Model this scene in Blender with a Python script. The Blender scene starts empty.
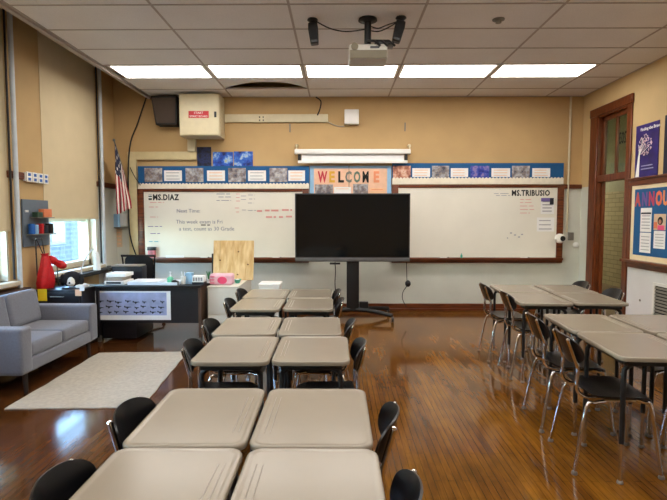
import bpy, bmesh, math, random
from mathutils import Vector, Matrix
random.seed(7)
C = bpy.context.scene.collection
sc = bpy.context.scene
R = math.radians
# ------------------------------------------------------------------ room measures (metres)
XL, XR, YB, YF, H = -3.70, 4.01, 8.33, -3.0, 3.53      # left wall, right wall, back wall, rear wall, ceiling
F_PX, HC, PITCH, YAW = 500.0, 1.55, math.atan(32/500.0), R(0.52)

def at(u, v, y):
    """point of the plane Y=y seen at photo position u,v (measuring aid)"""
    x = (u-333.5)/F_PX; z = -(v-250)/F_PX
    y2 = math.cos(PITCH)+z*math.sin(PITCH); z2 = -math.sin(PITCH)+z*math.cos(PITCH)
    x3 = x*math.cos(YAW)-y2*math.sin(YAW); y3 = x*math.sin(YAW)+y2*math.cos(YAW)
    t = y/y3
    return x3*t, HC+z2*t

# ------------------------------------------------------------------ materials
def lin(c):
    def f(a):
        a /= 255.0
        return a/12.92 if a <= 0.04045 else ((a+0.055)/1.055)**2.4
    return (f(c[0]), f(c[1]), f(c[2]), 1)

def base_mat(name):
    m = bpy.data.materials.new(name); m.use_nodes = True
    nt = m.node_tree
    return m, nt, nt.nodes['Principled BSDF']

def mat(name, col, rough=0.5, metal=0.0, var=0.06, scale=12, bump=0.0, bscale=80, emit=None, es=1.0, coat=0.0, spec=0.5, sheen=0.0):
    m, nt, b = base_mat(name)
    N, L = nt.nodes, nt.links
    b.inputs['Roughness'].default_value = rough
    b.inputs['Metallic'].default_value = metal
    b.inputs['Specular IOR Level'].default_value = spec
    b.inputs['Coat Weight'].default_value = coat
    b.inputs['Sheen Weight'].default_value = sheen
    c = lin(col)
    tc = N.new('ShaderNodeTexCoord')
    no = N.new('ShaderNodeTexNoise'); no.inputs['Scale'].default_value = scale; no.inputs['Detail'].default_value = 4
    L.new(tc.outputs['Object'], no.inputs['Vector'])
    cr = N.new('ShaderNodeValToRGB')
    cr.color_ramp.elements[0].position = 0.3; cr.color_ramp.elements[1].position = 0.7
    cr.color_ramp.elements[0].color = tuple(max(0, x*(1-var)) for x in c[:3])+(1,)
    cr.color_ramp.elements[1].color = tuple(min(1, x*(1+var)) for x in c[:3])+(1,)
    L.new(no.outputs['Fac'], cr.inputs['Fac']); L.new(cr.outputs['Color'], b.inputs['Base Color'])
    if bump:
        n2 = N.new('ShaderNodeTexNoise'); n2.inputs['Scale'].default_value = bscale; n2.inputs['Detail'].default_value = 3
        L.new(tc.outputs['Object'], n2.inputs['Vector'])
        bp = N.new('ShaderNodeBump'); bp.inputs['Strength'].default_value = bump; bp.inputs['Distance'].default_value = 0.01
        L.new(n2.outputs['Fac'], bp.inputs['Height']); L.new(bp.outputs['Normal'], b.inputs['Normal'])
    if emit:
        b.inputs['Emission Color'].default_value = lin(emit); b.inputs['Emission Strength'].default_value = es
    return m

def wood_mat(name, dark, light, axis='Z', rough=0.35, scale=6, stretch=12, ring=0.0):
    m, nt, b = base_mat(name); N, L = nt.nodes, nt.links
    tc = N.new('ShaderNodeTexCoord'); mp = N.new('ShaderNodeMapping')
    s = [stretch]*3; s['XYZ'.index(axis)] = 1.0
    mp.inputs['Scale'].default_value = s
    L.new(tc.outputs['Object'], mp.inputs['Vector'])
    no = N.new('ShaderNodeTexNoise'); no.inputs['Scale'].default_value = scale; no.inputs['Detail'].default_value = 5; no.inputs['Distortion'].default_value = ring
    L.new(mp.outputs['Vector'], no.inputs['Vector'])
    cr = N.new('ShaderNodeValToRGB')
    cr.color_ramp.elements[0].position = 0.32; cr.color_ramp.elements[1].position = 0.68
    cr.color_ramp.elements[0].color = lin(dark); cr.color_ramp.elements[1].color = lin(light)
    L.new(no.outputs['Fac'], cr.inputs['Fac']); L.new(cr.outputs['Color'], b.inputs['Base Color'])
    b.inputs['Roughness'].default_value = rough
    return m

def floor_mat():
    m, nt, b = base_mat('varnished_strip_floor'); N, L = nt.nodes, nt.links
    tc = N.new('ShaderNodeTexCoord'); mp = N.new('ShaderNodeMapping')
    mp.inputs['Rotation'].default_value = (0, 0, R(90))
    L.new(tc.outputs['Object'], mp.inputs['Vector'])
    br = N.new('ShaderNodeTexBrick')
    br.inputs['Scale'].default_value = 1.0; br.inputs['Brick Width'].default_value = 0.55; br.inputs['Row Height'].default_value = 0.042
    br.inputs['Mortar Size'].default_value = 0.002; br.inputs['Mortar Smooth'].default_value = 0.3; br.offset = 0.37; br.offset_frequency = 2
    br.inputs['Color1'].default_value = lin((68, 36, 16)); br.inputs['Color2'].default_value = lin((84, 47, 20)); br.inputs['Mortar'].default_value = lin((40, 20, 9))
    L.new(mp.outputs['Vector'], br.inputs['Vector'])
    def noise(scale, mapping=None, detail=5, rough=0.6):
        n = N.new('ShaderNodeTexNoise'); n.inputs['Scale'].default_value = scale; n.inputs['Detail'].default_value = detail; n.inputs['Roughness'].default_value = rough
        if mapping:
            g = N.new('ShaderNodeMapping'); g.inputs['Scale'].default_value = mapping; L.new(tc.outputs['Object'], g.inputs['Vector']); L.new(g.outputs['Vector'], n.inputs['Vector'])
        else: L.new(tc.outputs['Object'], n.inputs['Vector'])
        return n
    def rng(src, a, b_, lo, hi):
        q = N.new('ShaderNodeMapRange'); q.inputs['From Min'].default_value = a; q.inputs['From Max'].default_value = b_; q.inputs['To Min'].default_value = lo; q.inputs['To Max'].default_value = hi
        L.new(src.outputs['Fac'], q.inputs['Value']); return q
    ng = noise(3, (30, 2.2, 1)); nw = noise(0.9, None, 6, 0.65); nc = noise(2.4, (3.4, 0.6, 1), 4, 0.55)
    # amber varnish worn through in streaks and patches
    mix = N.new('ShaderNodeMix'); mix.data_type = 'RGBA'; mix.blend_type = 'MIX'
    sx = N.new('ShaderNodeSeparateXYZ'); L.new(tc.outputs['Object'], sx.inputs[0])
    left_dimming = N.new('ShaderNodeMapRange'); left_dimming.interpolation_type = 'SMOOTHSTEP'     # less amber to the left: the low light there is put into the colour
    left_dimming.inputs['From Min'].default_value = -1.9; left_dimming.inputs['From Max'].default_value = 0.9; left_dimming.inputs['To Min'].default_value = 0.12; left_dimming.inputs['To Max'].default_value = 1.0
    L.new(sx.outputs['X'], left_dimming.inputs['Value'])
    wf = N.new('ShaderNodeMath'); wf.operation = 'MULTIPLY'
    L.new(rng(nc, 0.28, 0.74, 0.10, 0.85).outputs['Result'], wf.inputs[0]); L.new(left_dimming.outputs['Result'], wf.inputs[1])
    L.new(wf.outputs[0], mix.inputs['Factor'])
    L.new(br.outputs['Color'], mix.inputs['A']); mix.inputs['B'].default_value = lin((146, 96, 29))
    mu = N.new('ShaderNodeMath'); mu.operation = 'MULTIPLY'
    L.new(rng(ng, 0.3, 0.7, 0.78, 1.2).outputs['Result'], mu.inputs[0]); L.new(rng(nw, 0.30, 0.70, 0.68, 1.22).outputs['Result'], mu.inputs[1])
    vm = N.new('ShaderNodeVectorMath'); vm.operation = 'SCALE'
    L.new(mix.outputs['Result'], vm.inputs[0]); mv = N.new('ShaderNodeMath'); mv.operation = 'MULTIPLY'
    L.new(mu.outputs[0], mv.inputs[0]); L.new(rng(br, 0, 1, 1.0, 0.5).outputs['Result'], mv.inputs[1])
    L.new(mv.outputs[0], vm.inputs['Scale'])
    L.new(vm.outputs['Vector'], b.inputs['Base Color'])
    # gloss: waxed, wearing dull in places
    L.new(rng(nw, 0.35, 0.7, 0.07, 0.15).outputs['Result'], b.inputs['Roughness'])
    b.inputs['Specular IOR Level'].default_value = 0.27
    return m

def brick_mat(name, c1, c2, mortar, w, h, rot, rough=0.5, ms=0.006, off=0.5):
    m, nt, b = base_mat(name); N, L = nt.nodes, nt.links
    tc = N.new('ShaderNodeTexCoord'); sx = N.new('ShaderNodeSeparateXYZ'); cx = N.new('ShaderNodeCombineXYZ')
    L.new(tc.outputs['Object'], sx.inputs[0])
    L.new(sx.outputs[rot], cx.inputs[0]); L.new(sx.outputs['Z'], cx.inputs[1])
    br = N.new('ShaderNodeTexBrick'); br.inputs['Scale'].default_value = 1
    br.inputs['Brick Width'].default_value = w; br.inputs['Row Height'].default_value = h; br.inputs['Mortar Size'].default_value = ms; br.offset = off
    br.inputs['Color1'].default_value = lin(c1); br.inputs['Color2'].default_value = lin(c2); br.inputs['Mortar'].default_value = lin(mortar)
    L.new(cx.outputs[0], br.inputs['Vector']); L.new(br.outputs['Color'], b.inputs['Base Color'])
    b.inputs['Roughness'].default_value = rough
    return m

def print_mat(name, cols, scale=14, rough=0.35):
    """a busy little photo print: soft coloured blotches that differ from print to print"""
    m, nt, b = base_mat(name); N, L = nt.nodes, nt.links
    tc = N.new('ShaderNodeTexCoord'); oi = N.new('ShaderNodeObjectInfo')
    add = N.new('ShaderNodeVectorMath'); add.operation = 'ADD'
    sc_ = N.new('ShaderNodeMath'); sc_.operation = 'MULTIPLY'; sc_.inputs[1].default_value = 37
    L.new(oi.outputs['Random'], sc_.inputs[0])
    L.new(tc.outputs['Object'], add.inputs[0]); L.new(sc_.outputs[0], add.inputs[1])
    no = N.new('ShaderNodeTexNoise'); no.inputs['Scale'].default_value = scale; no.inputs['Detail'].default_value = 3; no.inputs['Roughness'].default_value = 0.6
    L.new(add.outputs['Vector'], no.inputs['Vector'])
    cr = N.new('ShaderNodeValToRGB'); e = cr.color_ramp.elements
    while len(e) < len(cols): e.new(0.5)
    for i, c in enumerate(cols):
        e[i].position = 0.28+0.44*i/(len(cols)-1); e[i].color = lin(c)
    L.new(no.outputs['Fac'], cr.inputs['Fac']); L.new(cr.outputs['Color'], b.inputs['Base Color'])
    b.inputs['Roughness'].default_value = rough
    return m

def glass_mat(name, tint=(235, 245, 245), gloss=0.12):
    m = bpy.data.materials.new(name); m.use_nodes = True
    nt = m.node_tree; N, L = nt.nodes, nt.links
    N.remove(N['Principled BSDF'])
    tr = N.new('ShaderNodeBsdfTransparent'); tr.inputs['Color'].default_value = lin(tint)
    gl = N.new('ShaderNodeBsdfGlossy'); gl.inputs['Roughness'].default_value = 0.02
    mx = N.new('ShaderNodeMixShader'); lw = N.new('ShaderNodeLayerWeight'); lw.inputs['Blend'].default_value = 0.5
    pw = N.new('ShaderNodeMath'); pw.operation = 'POWER'; pw.inputs[1].default_value = 4.0; L.new(lw.outputs['Facing'], pw.inputs[0])
    ma = N.new('ShaderNodeMath'); ma.operation = 'MULTIPLY_ADD'; ma.inputs[1].default_value = 0.5; ma.inputs[2].default_value = 0.03; L.new(pw.outputs[0], ma.inputs[0])
    L.new(ma.outputs[0], mx.inputs[0]); L.new(tr.outputs[0], mx.inputs[1]); L.new(gl.outputs[0], mx.inputs[2])
    L.new(mx.outputs[0], N['Material Output'].inputs['Surface'])
    return m

def tile_mat():
    m, nt, b = base_mat('ceiling_tile_board'); N, L = nt.nodes, nt.links
    tc = N.new('ShaderNodeTexCoord')
    n1 = N.new('ShaderNodeTexNoise'); n1.inputs['Scale'].default_value = 90; n1.inputs['Detail'].default_value = 2
    n2 = N.new('ShaderNodeTexNoise'); n2.inputs['Scale'].default_value = 1.2; n2.inputs['Detail'].default_value = 3
    for n in (n1, n2): L.new(tc.outputs['Object'], n.inputs['Vector'])
    ad = N.new('ShaderNodeMath'); ad.operation = 'ADD'; L.new(n1.outputs['Fac'], ad.inputs[0]); L.new(n2.outputs['Fac'], ad.inputs[1])
    cr = N.new('ShaderNodeValToRGB'); cr.color_ramp.elements[0].position = 0.75; cr.color_ramp.elements[1].position = 1.25
    mr = N.new('ShaderNodeMapRange'); mr.inputs['From Min'].default_value = 0.7; mr.inputs['From Max'].default_value = 1.3
    L.new(ad.outputs[0], mr.inputs['Value'])
    cr.color_ramp.elements[0].position = 0; cr.color_ramp.elements[1].position = 1
    cr.color_ramp.elements[0].color = lin((226, 224, 222)); cr.color_ramp.elements[1].color = lin((238, 236, 234))
    L.new(mr.outputs['Result'], cr.inputs['Fac']); L.new(cr.outputs['Color'], b.inputs['Base Color'])
    b.inputs['Roughness'].default_value = 0.95; b.inputs['Specular IOR Level'].default_value = 0.1
    return m

M = {}
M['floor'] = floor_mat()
M['tile'] = tile_mat()
M['tbar'] = mat('painted_ceiling_bar', (176, 166, 158), 0.6)
M['tan'] = mat('tan_wall_paint', (194, 162, 112), 0.75, var=0.05, scale=2.5, bump=0.05)
M['tan_r'] = mat('warm_tan_wall_paint', (206, 178, 128), 0.75, var=0.05, scale=2.5, bump=0.05)
M['pale'] = mat('pale_grey_wall_paint', (206, 206, 194), 0.6, var=0.04, scale=3, bump=0.04)
M['white_wall'] = mat('white_wall_paint', (226, 224, 224), 0.6, var=0.03, scale=3)
M['dark'] = mat('dark_plenum', (20, 18, 17), 0.95)
M['trim'] = wood_mat('brown_wood_trim', (74, 32, 12), (120, 60, 26), 'X', 0.35, 5, 10)
M['trim_z'] = wood_mat('brown_wood_upright', (74, 32, 12), (122, 60, 26), 'Z', 0.35, 5, 10)
M['trim_y'] = wood_mat('brown_wood_trim_side', (74, 32, 12), (120, 60, 26), 'Y', 0.35, 5, 10)
M['dark_wood'] = wood_mat('dark_brown_ledge', (40, 22, 16), (66, 40, 30), 'Y', 0.4, 5, 10)
M['cream'] = mat('cream_painted_metal', (214, 202, 168), 0.45, var=0.04)
M['cream_trim'] = mat('cream_painted_trim', (206, 190, 146), 0.5, var=0.05)
M['pipe'] = mat('pale_painted_pipe', (206, 214, 220), 0.3, var=0.05)
M['shade'] = mat('beige_roller_shade', (210, 192, 156), 0.85, var=0.03, scale=4, bump=0.05, bscale=300)
M['frame_w'] = mat('cream_window_frame', (206, 196, 172), 0.5, var=0.05)
M['glass'] = glass_mat('clear_glass')
M['glass_g'] = glass_mat('transom_glass', (228, 233, 224))
M['lens'] = mat('lit_light_lens', (255, 250, 240), 0.5, emit=(255, 250, 243), es=8.4)
M['white'] = mat('white_plastic', (235, 233, 228), 0.4, var=0.03)
M['white_paper'] = mat('white_paper', (238, 238, 236), 0.8, var=0.03)
M['paper_blue'] = mat('bluish_white_paper', (222, 230, 240), 0.8, var=0.03)
M['black'] = mat('black_plastic', (16, 17, 20), 0.35, var=0.1)
M['black_matte'] = mat('matte_black_metal', (18, 18, 20), 0.55, var=0.1)
M['shell'] = mat('glossy_black_chair_shell', (8, 9, 13), 0.28, var=0.12, bump=0.12, bscale=500)
M['chrome'] = mat('chrome_tube', (214, 212, 210), 0.13, metal=1.0, var=0.03)
M['desk_top'] = mat('beige_desk_laminate', (142, 132, 117), 0.22, var=0.03, scale=5)
M['desk_edge'] = mat('beige_desk_edge', (145, 135, 120), 0.35, var=0.03)
M['rubber'] = mat('grey_glide', (120, 112, 104), 0.5)
M['board'] = mat('whiteboard_enamel', (236, 233, 220), 0.22, var=0.03, scale=2)
M['screen'] = mat('off_screen_glass', (8, 15, 20), 0.09, var=0.2, scale=1.5)
M['silver'] = mat('silver_bezel', (120, 122, 126), 0.35, metal=0.7)
M['blue_strip'] = mat('blue_border_paper', (8, 84, 138), 0.7, var=0.08, scale=6)
M['scallop'] = mat('white_scallop_border', (236, 228, 208), 0.7)
M['ink_red'] = mat('red_marker', (222, 160, 152), 0.6)
M['ink_grey'] = mat('grey_marker', (140, 142, 158), 0.6)
M['ink_purple'] = mat('purple_marker', (112, 96, 160), 0.6)
M['ink_teal'] = mat('teal_marker', (60, 170, 190), 0.6)
M['ink_black'] = mat('black_letter_card', (14, 14, 14), 0.6)
M['ink_line'] = mat('printed_line', (170, 170, 176), 0.7)
M['peach_line'] = mat('peach_print', (238, 190, 150), 0.7)
M['photo'] = print_mat('photo_print', [(56, 56, 66), (104, 102, 112), (142, 128, 122), (156, 158, 166), (186, 182, 180), (208, 206, 204)], 13)
M['photo_blue'] = print_mat('blue_photo_print', [(18, 28, 100), (30, 50, 150), (70, 84, 176), (150, 130, 180), (40, 60, 150)], 12)
M['photo_warm'] = print_mat('warm_photo_print', [(60, 44, 48), (130, 84, 74), (186, 120, 96), (214, 172, 148), (228, 204, 186)], 13)
M['plane_poster'] = mat('poster_print', (160, 170, 204), 0.4, var=0.22, scale=7)
M['pic_blue'] = print_mat('blue_painting_print', [(12, 22, 56), (18, 44, 120), (30, 78, 180), (44, 104, 196), (150, 184, 226), (196, 196, 90)], 9)
M['pic_dark'] = print_mat('dark_picture_print', [(12, 16, 24), (18, 26, 50), (30, 46, 96), (16, 24, 40)], 16)
M['sofa'] = mat('grey_sofa_fabric', (108, 111, 122), 0.9, var=0.08, scale=60, bump=0.25, bscale=400, sheen=0.3)
M['sofa_leg'] = mat('dark_sofa_leg', (34, 22, 18), 0.5)
M['rug'] = mat('cream_woven_rug', (178, 171, 158), 0.95, var=0.1, scale=30, bump=0.6, bscale=160)
M['rug_line'] = mat('grey_rug_line', (184, 176, 162), 0.95, var=0.08, bump=0.4, bscale=200)
M['desk_black'] = mat('black_desk_laminate', (24, 22, 26), 0.35, var=0.1)
M['desk_brown'] = wood_mat('brown_desk_end', (70, 48, 34), (100, 72, 52), 'Z', 0.45, 5, 8)
M['pine'] = wood_mat('knotty_pine_board', (204, 164, 106), (236, 210, 160), 'Z', 0.5, 3.2, 7, 0.6)
M['red'] = mat('red_fabric', (196, 18, 26), 0.6, var=0.15, scale=20, bump=0.3, bscale=40)
M['flag_red'] = mat('flag_red', (164, 28, 42), 0.8)
M['flag_white'] = mat('flag_white', (230, 222, 212), 0.8)
M['flag_blue'] = mat('flag_navy', (24, 34, 66), 0.8)
M['peg'] = mat('grey_blue_pegboard', (96, 108, 120), 0.6, var=0.06)
M['yellow'] = mat('yellow_paper', (244, 206, 30), 0.7)
M['pink'] = mat('pink_wrap', (238, 190, 206), 0.35, var=0.1)
M['hot_pink'] = mat('hot_pink_print', (238, 84, 130), 0.4)
M['teal'] = mat('teal_plastic', (70, 172, 150), 0.35)
M['orange'] = mat('orange_card', (224, 128, 84), 0.6)
M['green'] = mat('dark_green_plastic', (40, 66, 48), 0.5)
M['blue'] = mat('blue_plastic', (30, 96, 178), 0.4)
M['light_blue'] = mat('light_blue_paper', (150, 190, 222), 0.7)
M['sanitizer'] = mat('green_gel', (110, 196, 160), 0.2)
M['navy'] = mat('navy_plastic', (20, 26, 40), 0.5)
M['speaker'] = mat('brown_speaker_grille', (74, 60, 50), 0.75, var=0.12, scale=90)
M['sign_red'] = mat('red_sign', (190, 40, 48), 0.5)
M['mesh_black'] = mat('black_chair_mesh', (30, 32, 36), 0.8, var=0.2, scale=150)
M['cable_w'] = mat('pale_cable', (190, 180, 160), 0.6)
M['peach'] = mat('peach_paper', (234, 190, 160), 0.7)
M['purple_poster'] = mat('indigo_poster', (42, 30, 112), 0.4, var=0.35, scale=5)
M['poster_dark'] = mat('dark_poster', (22, 28, 56), 0.4, var=0.3, scale=4)
M['cork_border'] = mat('cream_board_border', (238, 220, 182), 0.6, var=0.05)
M['board_blue'] = mat('blue_board_paper', (10, 86, 140), 0.7, var=0.08, scale=6)
M['beige_paper'] = mat('beige_paper', (216, 190, 158), 0.8)
M['plush_white'] = mat('white_plush', (226, 220, 210), 0.95, bump=0.3, bscale=200)
M['plush_black'] = mat('black_plush', (18, 18, 22), 0.95, bump=0.3, bscale=200)
M['grey_metal'] = mat('grey_metal', (130, 128, 120), 0.4, metal=0.5)
M['cabinet_w'] = mat('off_white_cabinet', (216, 212, 200), 0.45, var=0.03)
M['projector'] = mat('pale_grey_projector', (186, 182, 172), 0.45, var=0.04)
M['pj_shade_grille'] = mat('brown_grey_shade_and_grille', (108, 100, 80), 0.6)
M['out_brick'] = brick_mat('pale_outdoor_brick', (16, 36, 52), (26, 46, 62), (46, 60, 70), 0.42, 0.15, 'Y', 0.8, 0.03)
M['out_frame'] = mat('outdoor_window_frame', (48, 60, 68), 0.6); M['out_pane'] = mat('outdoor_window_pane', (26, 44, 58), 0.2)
M['tile_wall'] = brick_mat('cream_corridor_tile', (190, 180, 148), (206, 196, 166), (146, 136, 108), 0.30, 0.10, 'Y', 0.35, 0.006)
M['corr_paint'] = mat('pale_green_corridor_paint', (190, 192, 170), 0.6)
M['lamp_w'] = mat('white_lamp', (226, 230, 232), 0.3)
M['book_a'] = mat('grey_book', (150, 140, 128), 0.7)

# ------------------------------------------------------------------ mesh builder
class MB:
    def __init__(s): s.bm = bmesh.new(); s.X = Matrix.Identity(4)
    def v(s, p): return s.bm.verts.new(s.X @ Vector(p))
    def face(s, vs, mi=0):
        try:
            f = s.bm.faces.new(vs); f.material_index = mi; return f
        except ValueError: return None
    def box(s, x0, x1, y0, y1, z0, z1, r=0, seg=2, mi=0):
        vs = [s.v((x, y, z)) for x in (x0, x1) for y in (y0, y1) for z in (z0, z1)]
        fs = [s.face([vs[i] for i in q], mi) for q in ((0,1,3,2),(4,6,7,5),(0,4,5,1),(2,3,7,6),(0,2,6,4),(1,5,7,3))]
        if r:
            es = list({e for f in fs for e in f.edges})
            g = bmesh.ops.bevel(s.bm, geom=es, offset=r, segments=seg, profile=0.6, affect='EDGES', clamp_overlap=True)
            for f in g['faces']: f.material_index = mi
        return s
    def cbox(s, c, d, r=0, seg=2, mi=0):
        return s.box(c[0]-d[0]/2, c[0]+d[0]/2, c[1]-d[1]/2, c[1]+d[1]/2, c[2]-d[2]/2, c[2]+d[2]/2, r, seg, mi)
    def loft(s, rings, cap=True, mi=0, closed=True):
        rv = [[s.v(p) for p in r] for r in rings]; n = len(rv[0])
        for a, b in zip(rv, rv[1:]):
            for i in range(n if closed else n-1):
                j = (i+1) % n
                s.face([a[i], a[j], b[j], b[i]], mi)
        if cap:
            s.face(rv[0][::-1], mi); s.face(rv[-1], mi)
        return s
    def tube(s, pts, r, n=8, smooth=0, mi=0, r1=None):
        P = [Vector(p) for p in pts]
        if smooth:
            Q = []
            for i in range(len(P)-1):
                a, b, c, d = P[max(i-1,0)], P[i], P[i+1], P[min(i+2,len(P)-1)]
                for k in range(smooth):
                    t = k/smooth
                    Q.append(0.5*((2*b)+(c-a)*t+(2*a-5*b+4*c-d)*t*t+(3*b-a-3*c+d)*t**3))
            Q.append(P[-1]); P = Q
        t0 = (P[1]-P[0]).normalized()
        nrm = t0.orthogonal().normalized(); rings = []
        for i, p in enumerate(P):
            t = (P[min(i+1,len(P)-1)]-P[max(i-1,0)]).normalized()
            nrm = (nrm - t*nrm.dot(t)).normalized(); bi = t.cross(nrm)
            rr = r if r1 is None else r+(r1-r)*i/(len(P)-1)
            rings.append([p+(nrm*math.cos(2*math.pi*k/n)+bi*math.sin(2*math.pi*k/n))*rr for k in range(n)])
        return s.loft(rings, True, mi)
    def lathe(s, prof, c=(0,0,0), axis='Z', n=20, mi=0, sx=1, sy=1):
        rings = []
        for r, h in prof:
            ring = []
            for k in range(n):
                a = 2*math.pi*k/n; p, q = r*math.cos(a)*sx, r*math.sin(a)*sy
                d = {'Z': (p, q, h), 'Y': (q, h, p), 'X': (h, p, q)}[axis]
                ring.append((c[0]+d[0], c[1]+d[1], c[2]+d[2]))
            rings.append(ring)
        return s.loft(rings, True, mi)
    def ball(s, c, r, n=16, sx=1, sy=1, sz=1, mi=0):
        m = n//2
        prof = [(max(1e-4, r*math.sin(math.pi*i/m)), -r*sz*math.cos(math.pi*i/m)) for i in range(m+1)]
        return s.lathe(prof, c, 'Z', n, mi, sx, sy)
    def prism(s, poly, a0, a1, axis='Y', mi=0):
        def P(p, a): return {'Y': (p[0], a, p[1]), 'X': (a, p[0], p[1]), 'Z': (p[0], p[1], a)}[axis]
        return s.loft([[P(p, a0) for p in poly], [P(p, a1) for p in poly]], True, mi)
    def shell(s, fn, nu, nv, th, n=5, mi=0):
        """rounded sheet: fn(a,b)->(point, normal) for a,b in -1..1"""
        T, B = {}, {}
        for i in range(nu+1):
            for j in range(nv+1):
                a, b = -1+2*i/nu, -1+2*j/nv
                h = math.hypot(a, b)
                if h > 1e-6:
                    ca, sa = abs(a)/h, abs(b)/h
                    k = max(ca, sa)/((ca**n+sa**n)**(1/n)); a, b = a*k, b*k
                p, nn = fn(a, b); p, nn = Vector(p), Vector(nn).normalized()
                T[i,j] = s.v(p); B[i,j] = s.v(p-nn*th)
        for i in range(nu):
            for j in range(nv):
                s.face([T[i,j],T[i+1,j],T[i+1,j+1],T[i,j+1]], mi); s.face([B[i,j],B[i,j+1],B[i+1,j+1],B[i+1,j]], mi)
        rim = [(i,0) for i in range(nu)]+[(nu,j) for j in range(nv)]+[(i,nv) for i in range(nu,0,-1)]+[(0,j) for j in range(nv,0,-1)]
        for p, q in zip(rim, rim[1:]+rim[:1]): s.face([T[p],B[p],B[q],T[q]], mi)
        return s
    def build(s, name, mats, parent=None, smooth=True, bevel=0, ang=38):
        bmesh.ops.recalc_face_normals(s.bm, faces=s.bm.faces)
        me = bpy.data.meshes.new(name)
        if parent is None:
            vs = [v.co for v in s.bm.verts]
            c = Vector(((min(v.x for v in vs)+max(v.x for v in vs))/2, (min(v.y for v in vs)+max(v.y for v in vs))/2, min(v.z for v in vs)))
        else:
            c = None
        s.bm.to_mesh(me); s.bm.free()
        for m in (mats if isinstance(mats, (list, tuple)) else [mats]): me.materials.append(m)
        o = bpy.data.objects.new(name, me); C.objects.link(o)
        if parent is None:
            me.transform(Matrix.Translation(-c)); o.location = c
        else:
            o.parent = parent
            me.transform(world_of(parent).inverted())
        if smooth:
            me.shade_smooth(); me.set_sharp_from_angle(angle=R(ang))
        if bevel:
            b = o.modifiers.new('bevel', 'BEVEL'); b.width = bevel; b.segments = 2; b.limit_method = 'ANGLE'
        return o

def world_of(o):
    m = o.matrix_basis.copy()
    while o.parent:
        o = o.parent; m = o.matrix_basis @ m
    return m

def tag(o, label, cat, group=None):
    o['label'] = label; o['category'] = cat
    if group: o['group'] = group
    return o
def thing(name, label, cat, loc=(0,0,0), group=None):
    o = bpy.data.objects.new(name, None); C.objects.link(o); o.empty_display_size = 0.1
    o.location = loc
    return tag(o, label, cat, group)
def struct(name, mb, mats, **k):
    o = mb.build(name, mats, **k)
    if not k.get('parent'): o['kind'] = 'structure'
    return o
def dup(root, loc, rz, label):
    r = root.copy(); C.objects.link(r); r.location = loc; r.rotation_euler = (0, 0, rz); r['label'] = label
    def rec(src, dst):
        for ch in list(src.children):
            c = ch.copy(); C.objects.link(c); c.parent = dst; rec(ch, c)
    rec(root, r)
    return r
FONTROT = {'back': Matrix.Rotation(R(90), 4, 'X'), 'right': Matrix.Rotation(R(-90), 4, 'Z') @ Matrix.Rotation(R(90), 4, 'X'),
           'left': Matrix.Rotation(R(90), 4, 'Z') @ Matrix.Rotation(R(90), 4, 'X')}
def text(name, body, loc, size, m, parent, face='back', space=1.0, ext=0.0015, weight=0.0, align='LEFT', mirror=False, sx=1.0, tilt=0.0, label=None):
    cu = bpy.data.curves.new('t', 'FONT'); cu.body = body; cu.size = size; cu.extrude = ext; cu.offset = weight; cu.align_x = align; cu.resolution_u = 2; cu.space_character = space
    to = bpy.data.objects.new('t', cu); C.objects.link(to)
    bpy.context.view_layer.update()
    me = bpy.data.meshes.new_from_object(to.evaluated_get(bpy.context.evaluated_depsgraph_get()))
    bpy.data.objects.remove(to); bpy.data.curves.remove(cu)
    S = Matrix.Diagonal((-sx if mirror else sx, 1, 1, 1)) @ Matrix.Rotation(tilt, 4, 'Z')
    me.transform(Matrix.Translation(loc) @ FONTROT[face] @ S)
    if mirror: me.flip_normals()
    me.transform(world_of(parent).inverted())
    me.materials.clear(); me.materials.append(m)
    o = bpy.data.objects.new(name, me); C.objects.link(o); o.parent = parent
    if label: o['label'] = label
    return o

# ------------------------------------------------------------------ the setting
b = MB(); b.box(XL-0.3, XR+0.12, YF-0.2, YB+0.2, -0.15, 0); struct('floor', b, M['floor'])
b = MB(); b.box(XR+0.12, 6.4, 4.0, 15.0, -0.15, 0); struct('floor_corridor', b, mat('corridor_floor', (120, 100, 80), 0.3))
# back wall: pale below the picture rail, tan above
RAIL = 2.06
b = MB(); b.box(XL-0.3, XR+0.2, YB, YB+0.2, 0, RAIL, mi=0); b.box(XL-0.3, XR+0.2, YB, YB+0.2, RAIL, 4.3, mi=1)
struct('wall_back', b, [M['pale'], M['tan']])
b = MB(); b.box(XL-0.3, XR+0.2, YF-0.2, YF, 0, 4.3); struct('wall_front', b, M['tan'])
# left wall with four window openings
WIN = [(4.22, 5.58), (6.36, 7.66), (2.08, 3.44), (-0.06, 1.30)]
SILL, HEAD = 0.84, 3.72
b = MB(); ys = YF
for y0, y1 in sorted(WIN):
    b.box(XL-0.3, XL, ys, y0, 0, 4.3); b.box(XL-0.3, XL, y0, y1, 0, SILL); b.box(XL-0.3, XL, y0, y1, HEAD, 4.3); ys = y1
b.box(XL-0.3, XL, ys, YB, 0, 2.05, mi=1); b.box(XL-0.3, XL, ys, YB, 2.05, 4.3)
struct('wall_left', b, [M['tan'], M['pale']])
# right wall with the door opening
DY0, DY1, DTOP = 7.03, 7.85, 3.12
b = MB()
def rw(y0, y1, z0, z1, mi): b.box(XR, XR+0.12, y0, y1, z0, z1, mi=mi)
rw(YF, DY0, 0, 2.05, 0); rw(YF, DY0, 2.05, 4.3, 1); rw(DY1, YB, 0, 2.05, 2); rw(DY1, YB, 2.05, 4.3, 1); rw(DY0, DY1, DTOP, 4.3, 1)
struct('wall_right', b, [M['white_wall'], M['tan_r'], M['pale']])
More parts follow.
